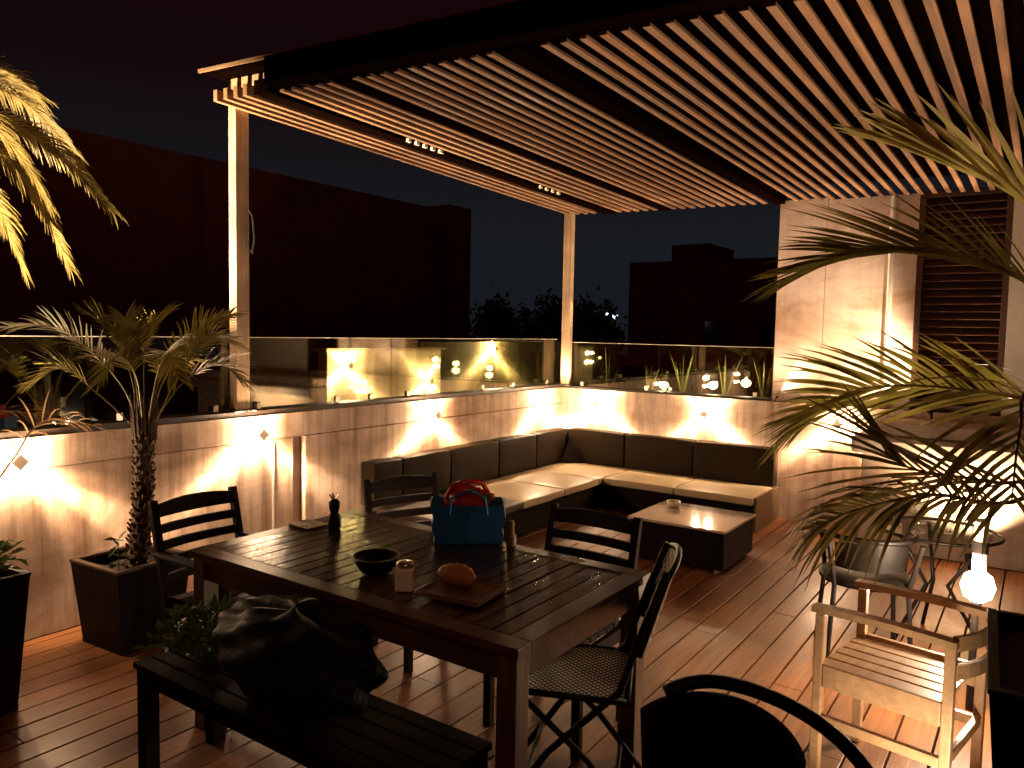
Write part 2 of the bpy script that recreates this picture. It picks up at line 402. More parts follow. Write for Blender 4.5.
m = MB(); sbox(m, 2.975, 3.02, -1.4, 4.25, .073, .160); m.build('header_beam', 'fascia', pg, bevel=.004)
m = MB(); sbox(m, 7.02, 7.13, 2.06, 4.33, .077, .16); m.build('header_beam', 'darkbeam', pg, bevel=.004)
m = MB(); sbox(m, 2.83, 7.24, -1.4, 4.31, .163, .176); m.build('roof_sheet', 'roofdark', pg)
m = MB(); sbox(m, 2.815, 2.828, -1.4, 4.32, .160, .180); m.build('roof_edge', 'fascia', pg)
def post(x0, x1, y0, y1, base):
    m = MB(); m.box(x0, x1, y0, y1, base+.014, zs(x0, y0)+.162)
    p = m.build('post', 'post', pg, bevel=.004)
    q = MB(); q.box(x0-.03, x1+.03, y0-.03, y1+.05, base, base+.012); q.build('base_plate', 'steel', p, bevel=.002)
post(3.035, 3.135, 4.262, 4.335, WT+.037)
post(7.10, 7.165, 4.185, 4.285, WT+.022)
m = MB(); m.tube([(3.125, 4.255, 2.40), (3.14, 4.235, 2.36), (3.15, 4.23, 2.22), (3.14, 4.24, 2.12), (3.12, 4.255, 2.16), (3.11, 4.25, 2.30)], .006, 6)
tag(m.build('cable_loop', 'darkmetal'), 'small loop of cable hanging on the near pergola post', 'cable')

for k in range(9):
    cx_ = 4.02+k*.085 if k < 5 else 5.72+(k-5)*.10
    m = MB(); sbox(m, cx_, cx_+.035, 3.700, 3.722, -.016, .01); m.build('bracket', 'white', pg, bevel=.002)
# ------------------------------------------------------------------ wall lamps
def wall_lamp(pos, along, out, label, pw=1.0):
    """along: unit vector along the wall, out: wall normal"""
    al = Vector(along); ou = Vector(out); up = Vector((0, 0, 1)); c = Vector((0, 0, 0))
    t = thing('wall_lamp', label, 'lamp', pos, group='star shaped wall lamps')
    def P(a, z, o): return al*a + up*z + ou*o
    m = MB()
    m.hexa([P(a, z, o) for (a, z) in ((0, -.06), (-.06, 0), (.06, 0), (0, .06)) for o in (.001, .010)])
    m.build('back_plate', 'lampmetal', t)
    # four fins crossing in a star, tapering to the tips
    for (a, z) in ((1, 0), (-1, 0), (0, 1), (0, -1)):
        m = MB(); n = Vector((z, a)) 
        L = .095
        pts = []
        for r, h in ((.012, .085), (L, .010)):
            for sgn in (-1, 1):
                for o in (.011, .011+h):
                    wdt = .005
                    pts.append(P(a*r + abs(z)*sgn*wdt, z*r + abs(a)*sgn*wdt, o))
        m.hexa(pts); m.build('fin', 'lampmetal', t)
    m = MB()
    m.hexa([P(a, z, o) for (a, z) in ((0, -.042), (-.042, 0), (.042, 0), (0, .042)) for o in (.088, .094)])
    m.build('front_plate', 'lampmetal', t)
    for sa in (-1, 1):
        for sz in (-1, 1):
            p = P(sa*.030, sz*.030, .05)
            aim = al*sa*.74 + up*sz*.66 - ou*.12
            light('SPOT', p, (62 if sz < 0 else 26)*pw, t, size=.02, aim=aim, cone=62, blend=1.0)
            light('POINT', P(sa*.062, sz*.062, .055), 5*pw, t, size=.02)
            light('SPOT', P(sa*.04, sz*.04, .045), (210 if sz < 0 else 80)*pw, t, size=.012, aim=al*sa*.78 + up*sz*.58 - ou*.06, cone=24, blend=1.0)
        m = MB(); m.lathe(P(sa*.016, 0, .05), [(.001, -.006), (.006, -.003), (.006, .003), (.001, .006)], 8)
        m.build('bulb', 'bulbdim', t)
    light('POINT', P(0, 0, .22), .35*min(pw, 1.5), t, size=.02)  # fill point added in front so the backlit fixture face shows
    return t
LX = (1, 0, 0); LO = (0, -1, 0)
wall_lamp((1.72, 4.262, .95), LX, LO, 'star shaped wall lamp on the left parapet at the left edge of the photo', 1.5)
wall_lamp((3.165, 4.25, .945), LX, LO, 'star shaped wall lamp just below the near pergola post', 1.45)
wall_lamp((4.92, 4.25, .935), LX, LO, 'star shaped wall lamp above the sofa end, behind the slatted chair', 1.45)
wall_lamp((6.64, 4.25, .925), LX, LO, 'star shaped wall lamp just left of the parapet corner', 1.45)
RX = (0, 1, 0); RO = (-1, 0, 0)
wall_lamp((7.09, 3.79, .915), RX, RO, 'star shaped wall lamp just right of the parapet corner', 1.45)
wall_lamp((7.09, 2.62, .90), RX, RO, 'star shaped wall lamp above the middle of the far sofa back', 1.45)
wall_lamp((7.09, 1.43, .905), RX, RO, 'star shaped wall lamp between the sofa end and the masonry counter', 1.45)

# ------------------------------------------------------------------ corner sofa
sf = thing('corner_sofa', 'L shaped dark outdoor sofa with pale seat pads along both parapets', 'sofa')
def cushion(x0, x1, y0, y1, z0, z1, name, mat, bev=.012):
    m = MB(); 
    nx, ny, nz = 6, 6, 4
    def sh(i, n_): return -1+2*i/n_
    fs = {}
    def V_(i, j, k):
        a, b, c = sh(i, nx), sh(j, ny), sh(k, nz)
        bul = 1 + 0*a
        px = (x0+x1)/2 + a*(x1-x0)/2*(1-.010*(b*b*c*c)); py = (y0+y1)/2 + b*(y1-y0)/2*(1-.010*(a*a*c*c)); pz = (z0+z1)/2 + c*(z1-z0)/2*(1-.03*(a*a*b*b)) + .002*math.sin(a*5+b*3+x0*9)
        thin = min(x1-x0, y1-y0, z1-z0)
        if thin == x1-x0: px += a*.004*(1-b*b)*(1-c*c)
        elif thin == y1-y0: py += b*.004*(1-a*a)*(1-c*c)
        else: pz += c*.004*(1-a*a)*(1-b*b)
        key = (i, j, k)
        if key not in fs: fs[key] = len(m.v); m.v.append((px, py, pz))
        return fs[key]
    for i in range(nx):
        for j in range(ny):
            for k, fl in ((0, 1), (nz, 0)):
                f = (V_(i, j, k), V_(i+1, j, k), V_(i+1, j+1, k), V_(i, j+1, k)); m.f.append(f[::-1] if fl else f)
    for i in range(nx):
        for k in range(nz):
            for j, fl in ((0, 0), (ny, 1)):
                f = (V_(i, j, k), V_(i+1, j, k), V_(i+1, j, k+1), V_(i, j, k+1)); m.f.append(f[::-1] if fl else f)
    for j in range(ny):
        for k in range(nz):
            for i, fl in ((0, 1), (nx, 0)):
                f = (V_(i, j, k), V_(i, j+1, k), V_(i, j+1, k+1), V_(i, j, k+1)); m.f.append(f[::-1] if fl else f)
    o = m.build(name, mat, sf, bevel=bev); 
    md = o.modifiers['bevel']; md.segments = 4; md.angle_limit = R(50)
    for p in o.data.polygons: p.use_smooth = True
    return o
xs = [4.10, 4.42, 5.02, 5.72, 6.36, 7.0]
for i in range(5): cushion(xs[i]+.006, xs[i+1]-.006, 4.09, 4.235, .30, .64, 'back_panel', 'panel', .008)
ysb = [1.93, 2.70, 3.42, 4.085]
for i in range(3): cushion(6.94, 7.08, ysb[i]+.006, ysb[i+1]-.006, .30, .645, 'back_panel', 'panel', .008)
# seat pads
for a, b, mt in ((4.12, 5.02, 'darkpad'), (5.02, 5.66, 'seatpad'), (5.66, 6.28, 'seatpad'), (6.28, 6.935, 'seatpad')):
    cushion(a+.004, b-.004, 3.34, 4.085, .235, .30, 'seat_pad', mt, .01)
for a, b in ((2.63, 3.335), (1.93, 2.63)):
    cushion(6.34, 6.935, a+.004, b-.004, .235, .30, 'seat_pad', 'seatpad', .01)
m = MB(); m.box(4.12, 7.06, 3.38, 4.22, .02, .233); m.box(6.38, 7.06, 1.935, 3.379, .02, .233); m.build('base', 'dark', sf, bevel=.004)
m = MB(); m.box(6.385, 7.055, 1.91, 1.932, .0, .296); m.build('end_panel', 'sofabase', sf, bevel=.003)
m = MB(); m.add([(6.74, 4.05, .302), (6.9, 3.86, .302), (6.87, 4.0, .302), (6.86, 3.99, .60)], [(0, 1, 3), (1, 2, 3), (2, 0, 3), (0, 2, 1)])
tag(m.build('corner_wedge', 'blackplastic', None, bevel=.006), 'small black pointed wedge standing in the corner of the sofa', 'cushion')  # plain black pointed shape

# coffee table
cf = thing('coffee_table', 'low dark cube coffee table with a pale glossy top in front of the sofa', 'table')
m = MB(); m.box(5.09, 5.74, 1.735, 2.44, .03, .292); m.build('box_base', 'dark', cf, bevel=.004)
m = MB(); m.box(5.075, 5.755, 1.72, 2.455, .294, .312); m.build('tabletop', 'tabletop_white', cf, bevel=.003)
for x in (5.14, 5.69):
    for y in (1.79, 2.39):
        m = MB(); m.lathe((x, y, 0), [(.025, 0), (.025, .028)], 10); m.build('foot', 'steel', cf)
m = MB(); m.lathe((5.58, 2.31, .313), [(.03, 0), (.05, .012), (.055, .045), (.048, .045), (.04, .014)], 20)
tag(m.build('ashtray', 'jar', smooth=True), 'small pale glass ashtray on the far corner of the coffee table', 'ashtray')
m = MB(); m.lathe((6.05, 3.05, .0), [(.04, 0), (.035, .30), (.012, .36), (.012, .42)], 12)

# ------------------------------------------------------------------ dining table
tb = thing('dining_table', 'long dark teak dining table with slatted top in the foreground', 'table')
X0, X1, Y0, Y1, TZ = 1.765, 2.665, 1.185, 2.80, .745
m = MB(); yy = Y0+.082
while yy < Y1-.10:
    m.box(X0+.078, X1-.078, yy, yy+.0665, TZ-.024, TZ-.001+random.uniform(-.0005, .0005)); yy += .0735
m.build('top_slats', 'teak', tb, bevel=.002)
m = MB(); m.box(X0, X0+.075, Y0, Y1, TZ-.03, TZ); m.box(X1-.075, X1, Y0, Y1, TZ-.03, TZ)
m.box(X0+.0755, X1-.0755, Y0, Y0+.078, TZ-.03, TZ); m.box(X0+.0755, X1-.0755, Y1-.078, Y1, TZ-.03, TZ)
m.build('top_frame', 'teakY', tb, bevel=.003)
m = MB(); m.box(X0+.02, X0+.045, Y0+.085, Y1-.085, TZ-.115, TZ-.031); m.box(X1-.045, X1-.02, Y0+.085, Y1-.085, TZ-.115, TZ-.031)
m.box(X0+.085, X1-.085, Y0+.02, Y0+.045, TZ-.115, TZ-.031); m.box(X0+.085, X1-.085, Y1-.045, Y1-.02, TZ-.115, TZ-.031)
m.build('apron', 'teakY', tb, bevel=.002)
for x in (X0+.012, X1-.082):
    for y in (Y0+.012, Y1-.082):
        m = MB(); m.box(x, x+.07, y, y+.07, 0, TZ-.031); m.build('leg', 'teakZ', tb, bevel=.003)

# bench
bn = thing('bench', 'dark teak bench on the near side of the dining table carrying a black bag', 'bench')
bx0, bx1, by0, by1, bz = 1.45, 1.80, 1.29, 2.66, .425
m = MB()
for k in range(5): m.box(bx0+.002+k*.0705, bx0+k*.0705+.064, by0, by1, bz-.022, bz)
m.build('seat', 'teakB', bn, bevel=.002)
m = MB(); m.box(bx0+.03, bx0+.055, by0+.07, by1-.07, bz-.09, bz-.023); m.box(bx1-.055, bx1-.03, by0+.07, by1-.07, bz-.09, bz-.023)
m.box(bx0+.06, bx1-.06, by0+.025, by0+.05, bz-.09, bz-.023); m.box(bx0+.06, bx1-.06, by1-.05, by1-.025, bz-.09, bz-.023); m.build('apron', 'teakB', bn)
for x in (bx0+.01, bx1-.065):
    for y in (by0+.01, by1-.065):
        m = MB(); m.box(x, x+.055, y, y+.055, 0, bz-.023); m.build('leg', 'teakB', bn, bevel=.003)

# ------------------------------------------------------------------ slatted chairs
def slat_chair(label, loc, rz, wd=.44, arms=False, top=.89, mat='chairwood', nslat=5):
    t = thing('slatted_chair', label, 'chair', (loc[0], loc[1], 0), rz, 'teak chairs around the dining table')
    h = wd/2
    m = MB()
    for k in range(6): m.box(-h+.03, h-.03, .03+k*.068, .03+k*.068+.06, .415, .433)
    m.build('seat', mat, t, bevel=.002)
    m = MB(); m.box(-h+.035, h-.035, .40, .42, .36, .414); m.box(-h+.035, h-.035, .02, .04, .36, .414)
    m.box(-h+.008, -h+.03, .04, .40, .36, .414); m.box(h-.03, h-.008, .04, .40, .36, .414); m.build('seat_frame', mat, t)
    for s_ in (-1, 1):
        m = MB(); m.box(s_*(h-.018)-.018, s_*(h-.018)+.018, .395, .43, 0, .60 if arms else .412); m.build('leg', mat, t, bevel=.003)
        m = MB(); m.beam((s_*(h-.018), .03, 0), (s_*(h-.018), .012, .43), .034, .034); m.beam((s_*(h-.018), .012, .43), (s_*(h-.018), -.085, top-.045), .034, .030)
        m.build('leg', mat, t, bevel=.003)
        if arms:
            m = MB(); m.beam((s_*(h-.005), -.03, .625), (s_*(h+.005), .46, .625), .055, .022); m.build('armrest', mat, t, bevel=.006)
    bk = MB()
    def yb(z): return .012 - .097*(z-.43)/(top-.02-.43)
    n = 8
    for k in range(nslat):
        zc = .51 + k*(top-.10-.51)/(nslat-1)*1.0
        hh = .040
        topr = (k == nslat-1)
        for i in range(n):
            a0 = -1+2*i/n; a1 = -1+2*(i+1)/n
            def cv(a): return yb(zc) - .022*(1-a*a)
            z0 = zc-hh/2
            def zt(a): return zc+hh/2 + ((.016*(1-a*a)+.018) if topr else 0)
            vs = []
            for a in (a0, a1):
                for dy in (-.008, .008):
                    for top_ in (0, 1):
                        vs.append(Vector((a*(h-.036), cv(a)+dy, zt(a) if top_ else z0)))
            bk.hexa(vs)
        bk.build('back_slat', mat, t); bk = MB()
    return t
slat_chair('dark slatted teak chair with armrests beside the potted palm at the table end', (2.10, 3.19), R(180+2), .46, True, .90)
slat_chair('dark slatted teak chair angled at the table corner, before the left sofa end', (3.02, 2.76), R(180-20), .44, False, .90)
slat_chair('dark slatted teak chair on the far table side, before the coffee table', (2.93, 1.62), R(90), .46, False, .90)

# bistro chair with woven seat
bc = thing('bistro_chair', 'folding bistro chair with dotted woven seat at the right head of the table', 'chair', (2.40, 1.14, 0), R(23))
m = MB(); m.box(-.20, .20, 0, .40, .445, .457); m.build('seat', 'weave', bc, bevel=.004)
m = MB(); fr = [(-.205, -.005, .45), (.205, -.005, .45), (.205, .405, .45), (-.205, .405, .45), (-.205, -.005, .45)]
m.tube(fr, .012, 8); m.build('seat_frame', 'darkmetal', bc, smooth=True)
for s_ in (-1, 1):
    m = MB(); m.tube([(s_*.20, .42, .0), (s_*.20, .25, .25), (s_*.20, .02, .48), (s_*.195, -.06, .72), (s_*.18, -.12, .885)], .0125, 8); m.build('leg', 'darkmetal', bc, smooth=True)
    m = MB(); m.tube([(s_*.175, -.06, .0), (s_*.175, .12, .22), (s_*.175, .38, .445)], .0115, 8); m.build('leg', 'darkmetal', bc, smooth=True)
m = MB(); m.tube([(-.175, .03, .10), (.175, .03, .10)], .009, 6); m.tube([(-.20, .33, .14), (.20, .33, .14)], .009, 6); m.build('stretcher', 'darkmetal', bc)
m = MB()
for k in range(10):
    a0 = -1+2*k/10; a1 = a0+.2
    vs = []
    for a in (a0, a1):
        for dy in (-.006, .006):
            for zz in (0, 1):
                yy = (-.045 if zz == 0 else -.125) - .03*(1-a*a)
                vs.append(Vector((a*.185, yy+dy, .62 if zz == 0 else .865+.03*(1-a*a))))
    m.hexa(vs)
m.build('backrest', 'weave', bc)
m = MB(); m.tube([(-.185, -.04, .60), (-.185, -.12, .86)] + [(.185*a, -.13-.03*(1-a*a), .875+.03*(1-a*a)) for a in (-.9, -.6, -.2, .2, .6, .9)] + [(.185, -.12, .86), (.185, -.04, .60)], .011, 8)
m.build('back_frame', 'darkmetal', bc, smooth=True)

# foreground dark armchair
fc = thing('tub_armchair', 'black tub armchair with a looping arm at the bottom edge of the photo', 'chair', (1.60, .56, 0), R(100))
# local +Y faces away from the back; the back arc lies around -Y
def shell(zt, zb, r0, r1, a0, a1, thick, n=22):
    m = MB(); vs = []
    for i in range(n):
        q0 = a0+(a1-a0)*i/n; q1 = a0+(a1-a0)*(i+1)/n
        pts = []
        for q in (q0, q1):
            for dr in (0, thick):
                for top in (0, 1):
                    rr = (r1 if top else r0)-dr
                    f = math.cos(q)    # 1 at the back
                    ztop = zt - .06*(1-f)
                    pts.append(Vector((rr*math.sin(q), -rr*math.cos(q)*.95, ztop if top else zb)))
        m.hexa(pts)
    return m
shell(.78, .42, .18, .205, R(-75), R(62), .014).build('backrest', 'blackplastic', fc)
m = MB(); arc = []
for i in range(33):
    q = R(-112+152*i/32); f = max(0, math.cos(q)); zz = .63 + .17*f**.8 if math.cos(q) > 0 else .63
    rr = .212 + .15*max(0, -math.sin(q))**2; arc.append((rr*math.sin(q), -rr*math.cos(q)*(1 if math.cos(q) > 0 else 1.5), zz))
m.tube(arc, .017, 10); m.build('arm_rail', 'blackplastic', fc, smooth=True)
m = MB(); m.lathe((0, .02, .42), [(.05, 0), (.23, .0), (.245, .015), (.235, .035), (.05, .04)], 28); m.build('seat', 'blackplastic', fc, smooth=True)
for x, y in ((-.2, -.2), (.2, -.2), (-.22, .2), (.22, .2)):
    m = MB(); m.tube([(x*1.1, y*1.1, 0), (x, y, .42)] + ([(x*1.12, y*1.0, .64)] if y > 0 else []), .014, 8); m.build('leg', 'darkmetal', fc)

# pale wooden armchair, faces +Y
ac = thing('wooden_armchair', 'pale wooden armchair with curved arm rails lit by the bollard lamp at right', 'chair')
ac.location = (3.089, .3725, 0); ac.rotation_euler = (0, 0, R(-10))
ax0, ax1, ay0, ay1 = -.205, .205, -.215, .215
for (x, y, top) in ((ax0, ay1, .638), (ax1, ay1, .638), (ax0, ay0, .66), (ax1, ay0, .66)):
    m = MB(); m.beam((x, y, 0), (x, y, top), .034, .034, up=(1, 0, 0)); m.build('leg', 'light', ac, bevel=.004)
for x in (ax0, ax1):
    m = MB(); n = 8; L = ay1-ay0+.05
    for i in range(n):
        vs = []
        for k in (i, i+1):
            a = k/n; yv = ay1+.03 - L*a; xx = x - .016*math.sin(a*math.pi); zz = .655+.012*math.sin(a*math.pi)
            for dx in (-.024, .024):
                for dz in (-.012, .012): vs.append(Vector((xx+dx, yv, zz+dz)))
        m.hexa(vs)
    m.build('armrest', 'light', ac)
for x in (ax0, ax1):
    s_ = -1 if x == ax0 else 1
    m = MB(); m.box(x-.012+s_*.006, x+.012+s_*.006, ay0+.018, ay1-.018, .37, .455); m.build('side_rail', 'light', ac, bevel=.004)
    m = MB(); m.box(x-.012, x+.012, ay0+.018, ay1-.018, .225, .262); m.build('stretcher', 'light', ac, bevel=.003)
m = MB()
for k in range(5): m.box(ax0+.025+k*.073, ax0+.025+k*.073+.062, ay0+.02, ay1+.01, .425, .443)
m.build('seat', 'light', ac, bevel=.002)
m = MB(); n = 8
for zc, hh in ((.655, .05), (.56, .05)):
    m = MB()
    for i in range(n):
        vs = []
        for k in (i, i+1):
            a = -1+2*k/n; yv = ay0 - .055*(1-a*a) - .01
            for dy in (-.009, .009):
                for dz in (-hh/2, hh/2): vs.append(Vector(((ax0+ax1)/2+a*.2, yv+dy, zc+dz)))
        m.hexa(vs)
    m.build('back_rail', 'light', ac)

m = MB(); m.box(ax0+.02, ax1-.02, ay0-.012, ay0+.012, .24, .275); m.build('stretcher', 'light', ac, bevel=.003)

# bollard lamp beside it
bl = thing('bollard_lamp', 'short pale garden lamp post glaring behind the pale wooden armchair', 'lamp', (3.92, .185, 0))
m = MB(); m.tube([(0, 0, 0), (0, 0, .50)], .020, 14); m.build('post', 'darkmetal', bl)
m = MB(); m.lathe((0, 0, .50), [(.028, 0), (.055, .02), (.068, .065), (.055, .11), (.028, .13)], 20); m.build('lamp_globe', 'globe', bl, smooth=True)
m = MB(); m.tube([(0, 0, .63), (0, 0, .715)], .028, 14); m.build('shade', 'white', bl)
m = MB(); m.tube([(0, 0, .716), (0, 0, .765)], .033, 14); m.build('collar', 'darkmetal', bl)
m = MB(); m.lathe((0, 0, .766), [(.030, 0), (.028, .09), (.02, .10)], 14); m.build('cap', 'white', bl)
light('POINT', (-.10, .05, .575), 75, bl, size=.05, color=(1, .70, .45))

# ------------------------------------------------------------------ planters and palms
def taper_pot(name, label, c, rt, rb, h, rz=0, rim=True, rimm='potrim'):
    t = thing(name, label, 'planter', (c[0], c[1], 0), rz)
    def ring(r, z): return [Vector((a*r, b*r, z)) for a, b in ((-1, -1), (1, -1), (1, 1), (-1, 1))]
    m = MB(); rings = [ring(rb, .0), ring(rb, .03), ring(rt, h-.001), ring(rt-.022, h-.001), ring(rt-.03, h-.06)]
    o = 0
    for rg in rings: m.v += [tuple(p) for p in rg]
    for i in range(len(rings)-1):
        for k in range(4): m.f.append((i*4+k, i*4+(k+1) % 4, (i+1)*4+(k+1) % 4, (i+1)*4+k))
    m.f.append((3, 2, 1, 0)); m.build('pot_body', 'pot', t)
    m = MB()
    a = rt+.004; b = rt-.026
    for x0_, x1_, y0_, y1_ in ((-a, a, -a, -b), (-a, a, b, a), (-a, -b, -b, b), (b, a, -b, b)): m.box(x0_, x1_, y0_, y1_, h, h+.014)
    m.build('rim', rimm, t, bevel=.002)
    m = MB(); n = 10; q = rt-.031
    for i in range(n+1):
        for j in range(n+1): m.v.append((-q+2*q*i/n, -q+2*q*j/n, h-.05+random.uniform(-.008, .012)))
    for i in range(n):
        for j in range(n): m.f.append((i*(n+1)+j, (i+1)*(n+1)+j, (i+1)*(n+1)+j+1, i*(n+1)+j+1))
    m.build('soil', 'soil', t)
    return t
def bez(pts, t):
    P_ = [Vector(p) for p in pts]
    while len(P_) > 1: P_ = [P_[i].lerp(P_[i+1], t) for i in range(len(P_)-1)]
    return P_[0]
def cat(pts, t):
    P_ = [Vector(p) for p in pts]; P_ = [P_[0]*2-P_[1]] + P_ + [P_[-1]*2-P_[-2]]
    n = len(P_)-3; u = min(t*n, n-1e-6); i = int(u); f = u-i
    a, b, c, d_ = P_[i:i+4]
    return .5*((2*b) + (c-a)*f + (2*a-5*b+4*c-d_)*f*f + (3*b-a-3*c+d_)*f**3)
def frond(m, pts, ll=.2, n=34, w_=.009, droop=.5, start=.25, spread=1.0, rach=.006, fwd=.45, tipf=.35, roll=0):
    N_ = 22
    path = [cat(pts, i/N_) for i in range(N_+1)]
    m.tube(path, [rach*(1-.75*i/N_) for i in range(N_+1)], 5)
    for k in range(n):
        u = start + (1-start)*(k+random.uniform(0, .6))/n; u = min(u, .995)
        p = cat(pts, u); t = (cat(pts, min(u+.02, 1)) - cat(pts, u-.02)).normalized()
        up = Vector((0, 0, 1)); s = t.cross(up)
        if s.length < .15: s = t.cross(Vector((1, .3, 0)))
        s.normalize(); nu = s.cross(t).normalized()
        if roll: s = (s*math.cos(roll)+nu*math.sin(roll)).normalized(); nu = s.cross(t).normalized()
        v = (u-start)/(1-start)
        L = ll*(.55+.9*math.sin(min(1, v*1.15+.12)*math.pi*.80))*(1-tipf*v)*random.uniform(.8, 1.1)
        for sg in (-1, 1):
            f = fwd + .75*v + random.uniform(-.12, .12)
            dr = (s*sg*spread*random.uniform(.85, 1.1) + t*f + nu*random.uniform(.05, .4)).normalized()
            q = p.copy(); prev = None; segs = 4; dd = dr.copy(); o = len(m.v)
            dj = droop*random.uniform(.6, 1.4)
            for j in range(segs+1):
                ww = w_*(.55, 1, .9, .6, .06)[j]
                wd = dd.cross(nu); wd = wd.normalized() if wd.length > 1e-3 else s
                wd = (wd + nu*random.uniform(-.1, .1)*0).normalized()
                m.v.append(tuple(q-wd*ww)); m.v.append(tuple(q+wd*ww))
                q = q + dd*(L/segs); dd = (dd + Vector((0, 0, -dj/segs*1.5))).normalized()
            for j in range(segs): m.f.append((o+2*j, o+2*j+1, o+2*j+3, o+2*j+2))
def palm_trunk(m, p0, p1, r0, r1, bend=.02, bumps=14, seed=1):
    rnd = random.Random(seed); p0 = Vector(p0); p1 = Vector(p1)
    n = 40; pts = []; rs = []
    for i in range(n+1):
        t = i/n; p = p0.lerp(p1, t) + Vector((bend*math.sin(t*4), bend*math.cos(t*3.1), 0)); pts.append(p)
        rs.append((r0+(r1-r0)*t)*(1+.10*math.sin(t*bumps*6.28)))
    m.tube(pts, rs, 14)
    for k in range(int(n*4.5)):    # old leaf-base stubs
        t = (k+.5)/(n*4.5); a = k*2.4; r = r0+(r1-r0)*t
        p = p0.lerp(p1, t) + Vector((bend*math.sin(t*4), bend*math.cos(t*3.1), 0))
        dv = Vector((math.cos(a), math.sin(a), .0)); q = p + dv*r*.85; L = r*rnd.uniform(.35, .75)
        m.tube([q, q + dv*L*.7 + Vector((0, 0, L*.9))], [r*.22, r*.10], 5)

# --- potted palm by the left wall
taper_pot('planter', 'square dark tapered planter holding the potted palm near the left wall', (2.115, 3.87), .205, .170, .425, R(4))
pp = thing('potted_palm', 'small palm with a shaggy trunk growing in the square planter by the left wall', 'palm')
TC = Vector((2.165, 3.82, 1.10))
m = MB(); palm_trunk(m, (2.115, 3.82, .37), TC - Vector((0, 0, .02)), .050, .044, .012, 12, 3); m.build('trunk', 'trunk', pp)
PF = [
 [(2.15, 3.83, 1.10), (2.04, 3.83, 1.36), (1.80, 3.86, 1.61), (1.56, 3.86, 1.63)],
 [(2.16, 3.84, 1.10), (2.13, 3.90, 1.42), (2.03, 3.92, 1.62), (1.93, 3.92, 1.70)],
 [(2.18, 3.81, 1.10), (2.28, 3.80, 1.40), (2.46, 3.79, 1.62), (2.66, 3.78, 1.72)],
 [(2.18, 3.80, 1.10), (2.30, 3.70, 1.34), (2.46, 3.62, 1.44), (2.58, 3.55, 1.35)],
 [(2.15, 3.80, 1.10), (2.06, 3.70, 1.38), (1.93, 3.62, 1.50), (1.80, 3.55, 1.38)],
 [(2.17, 3.82, 1.10), (2.18, 3.84, 1.45), (2.24, 3.86, 1.62), (2.36, 3.90, 1.72)],
 [(2.14, 3.83, 1.10), (1.98, 3.93, 1.30), (1.86, 4.02, 1.42), (1.74, 4.06, 1.36)],
 [(2.19, 3.83, 1.10), (2.32, 3.95, 1.33), (2.46, 4.05, 1.46), (2.60, 4.08, 1.44)],
 [(2.16, 3.79, 1.10), (2.12, 3.62, 1.40), (2.08, 3.46, 1.52), (2.05, 3.32, 1.40)],
 [(2.18, 3.79, 1.10), (2.27, 3.64, 1.42), (2.33, 3.50, 1.58), (2.40, 3.38, 1.56)],
 [(2.16, 3.83, 1.10), (2.13, 3.86, 1.45), (2.10, 3.84, 1.58), (2.05, 3.78, 1.68)],
]
k_ = 0
for pts in PF:
    m = MB(); frond(m, pts, .165, 34, .0048, .35, .40, .8, .0045, .7, .35, R(20 if k_ % 2 else -20)); k_ += 1; m.build('frond', 'frond', pp)
m = MB(); rnd = random.Random(9)
for k in range(26):
    a = k*2.4; r = .05
    m.tube([TC+Vector((r*math.cos(a), r*math.sin(a), -.07+.004*k)), TC+Vector((r*1.3*math.cos(a), r*1.3*math.sin(a), .10+.004*k))], [.010, .004], 5)
m.build('leaf_base', 'trunk', pp)
def small_leaves(m, c, n, rad, L, rnd, flat=.6, up=0.0):
    c = Vector(c)
    for k in range(n):
        a = rnd.uniform(0, 6.28); e = rnd.uniform(-.3, 1.2); rr = rad*rnd.uniform(.3, 1)
        d_ = Vector((math.cos(a)*math.cos(e), math.sin(a)*math.cos(e), math.sin(e)*flat+up))
        p = c + d_*rr; dr = (d_+Vector((rnd.uniform(-.6, .6), rnd.uniform(-.6, .6), rnd.uniform(-.5, .5)))).normalized()
        s = dr.cross(Vector((rnd.uniform(-.4, .4), rnd.uniform(-.4, .4), 1))).normalized(); l = L*rnd.uniform(.6, 1.2)
        nn = s.cross(dr)*l*.12
        m.add([p, p+dr*l*.4+s*l*.3+nn, p+dr*l, p+dr*l*.4-s*l*.3+nn, p+dr*l*.45-nn*.5], [(0, 1, 4), (1, 2, 4), (2, 3, 4), (3, 0, 4)])
sp_ = thing('seedling', 'tiny leafy seedling sprouting from the planter beside the palm trunk', 'plant')
m = MB(); m.tube([(1.99, 3.76, .37), (1.985, 3.755, .47), (1.98, 3.75, .56)], .003, 5); m.build('stem', 'leaf', sp_)
m = MB(); rnd = random.Random(4)
for z in (.44, .49, .54, .57): small_leaves(m, (1.983, 3.753, z), 4, .012, .06, rnd)
m.build('foliage', 'leaf', sp_)

# --- tall planter at the left edge
taper_pot('planter', 'tall narrow dark planter at the left edge holding a leafy shrub', (1.275, 3.64), .175, .135, .58, R(3), rimm='pot')
sh = thing('leafy_shrub', 'low leafy shrub filling the tall planter at the left edge', 'shrub')
m = MB(); rnd = random.Random(8)
for k in range(16):
    a = rnd.uniform(0, 6.28); r = rnd.uniform(0, .15); small_leaves(m, (1.275+r*math.cos(a), 3.64+r*math.sin(a), .60+rnd.uniform(0, .06)), 46, .10, .05, rnd)
m.build('foliage', 'leaf', sh)
m = MB()
for k in range(9):
    a = k*.7; m.tube([(1.275, 3.64, .54), (1.275+.08*math.cos(a), 3.64+.08*math.sin(a), .66)], .004, 5)
m.build('stem', 'trunk', sh)

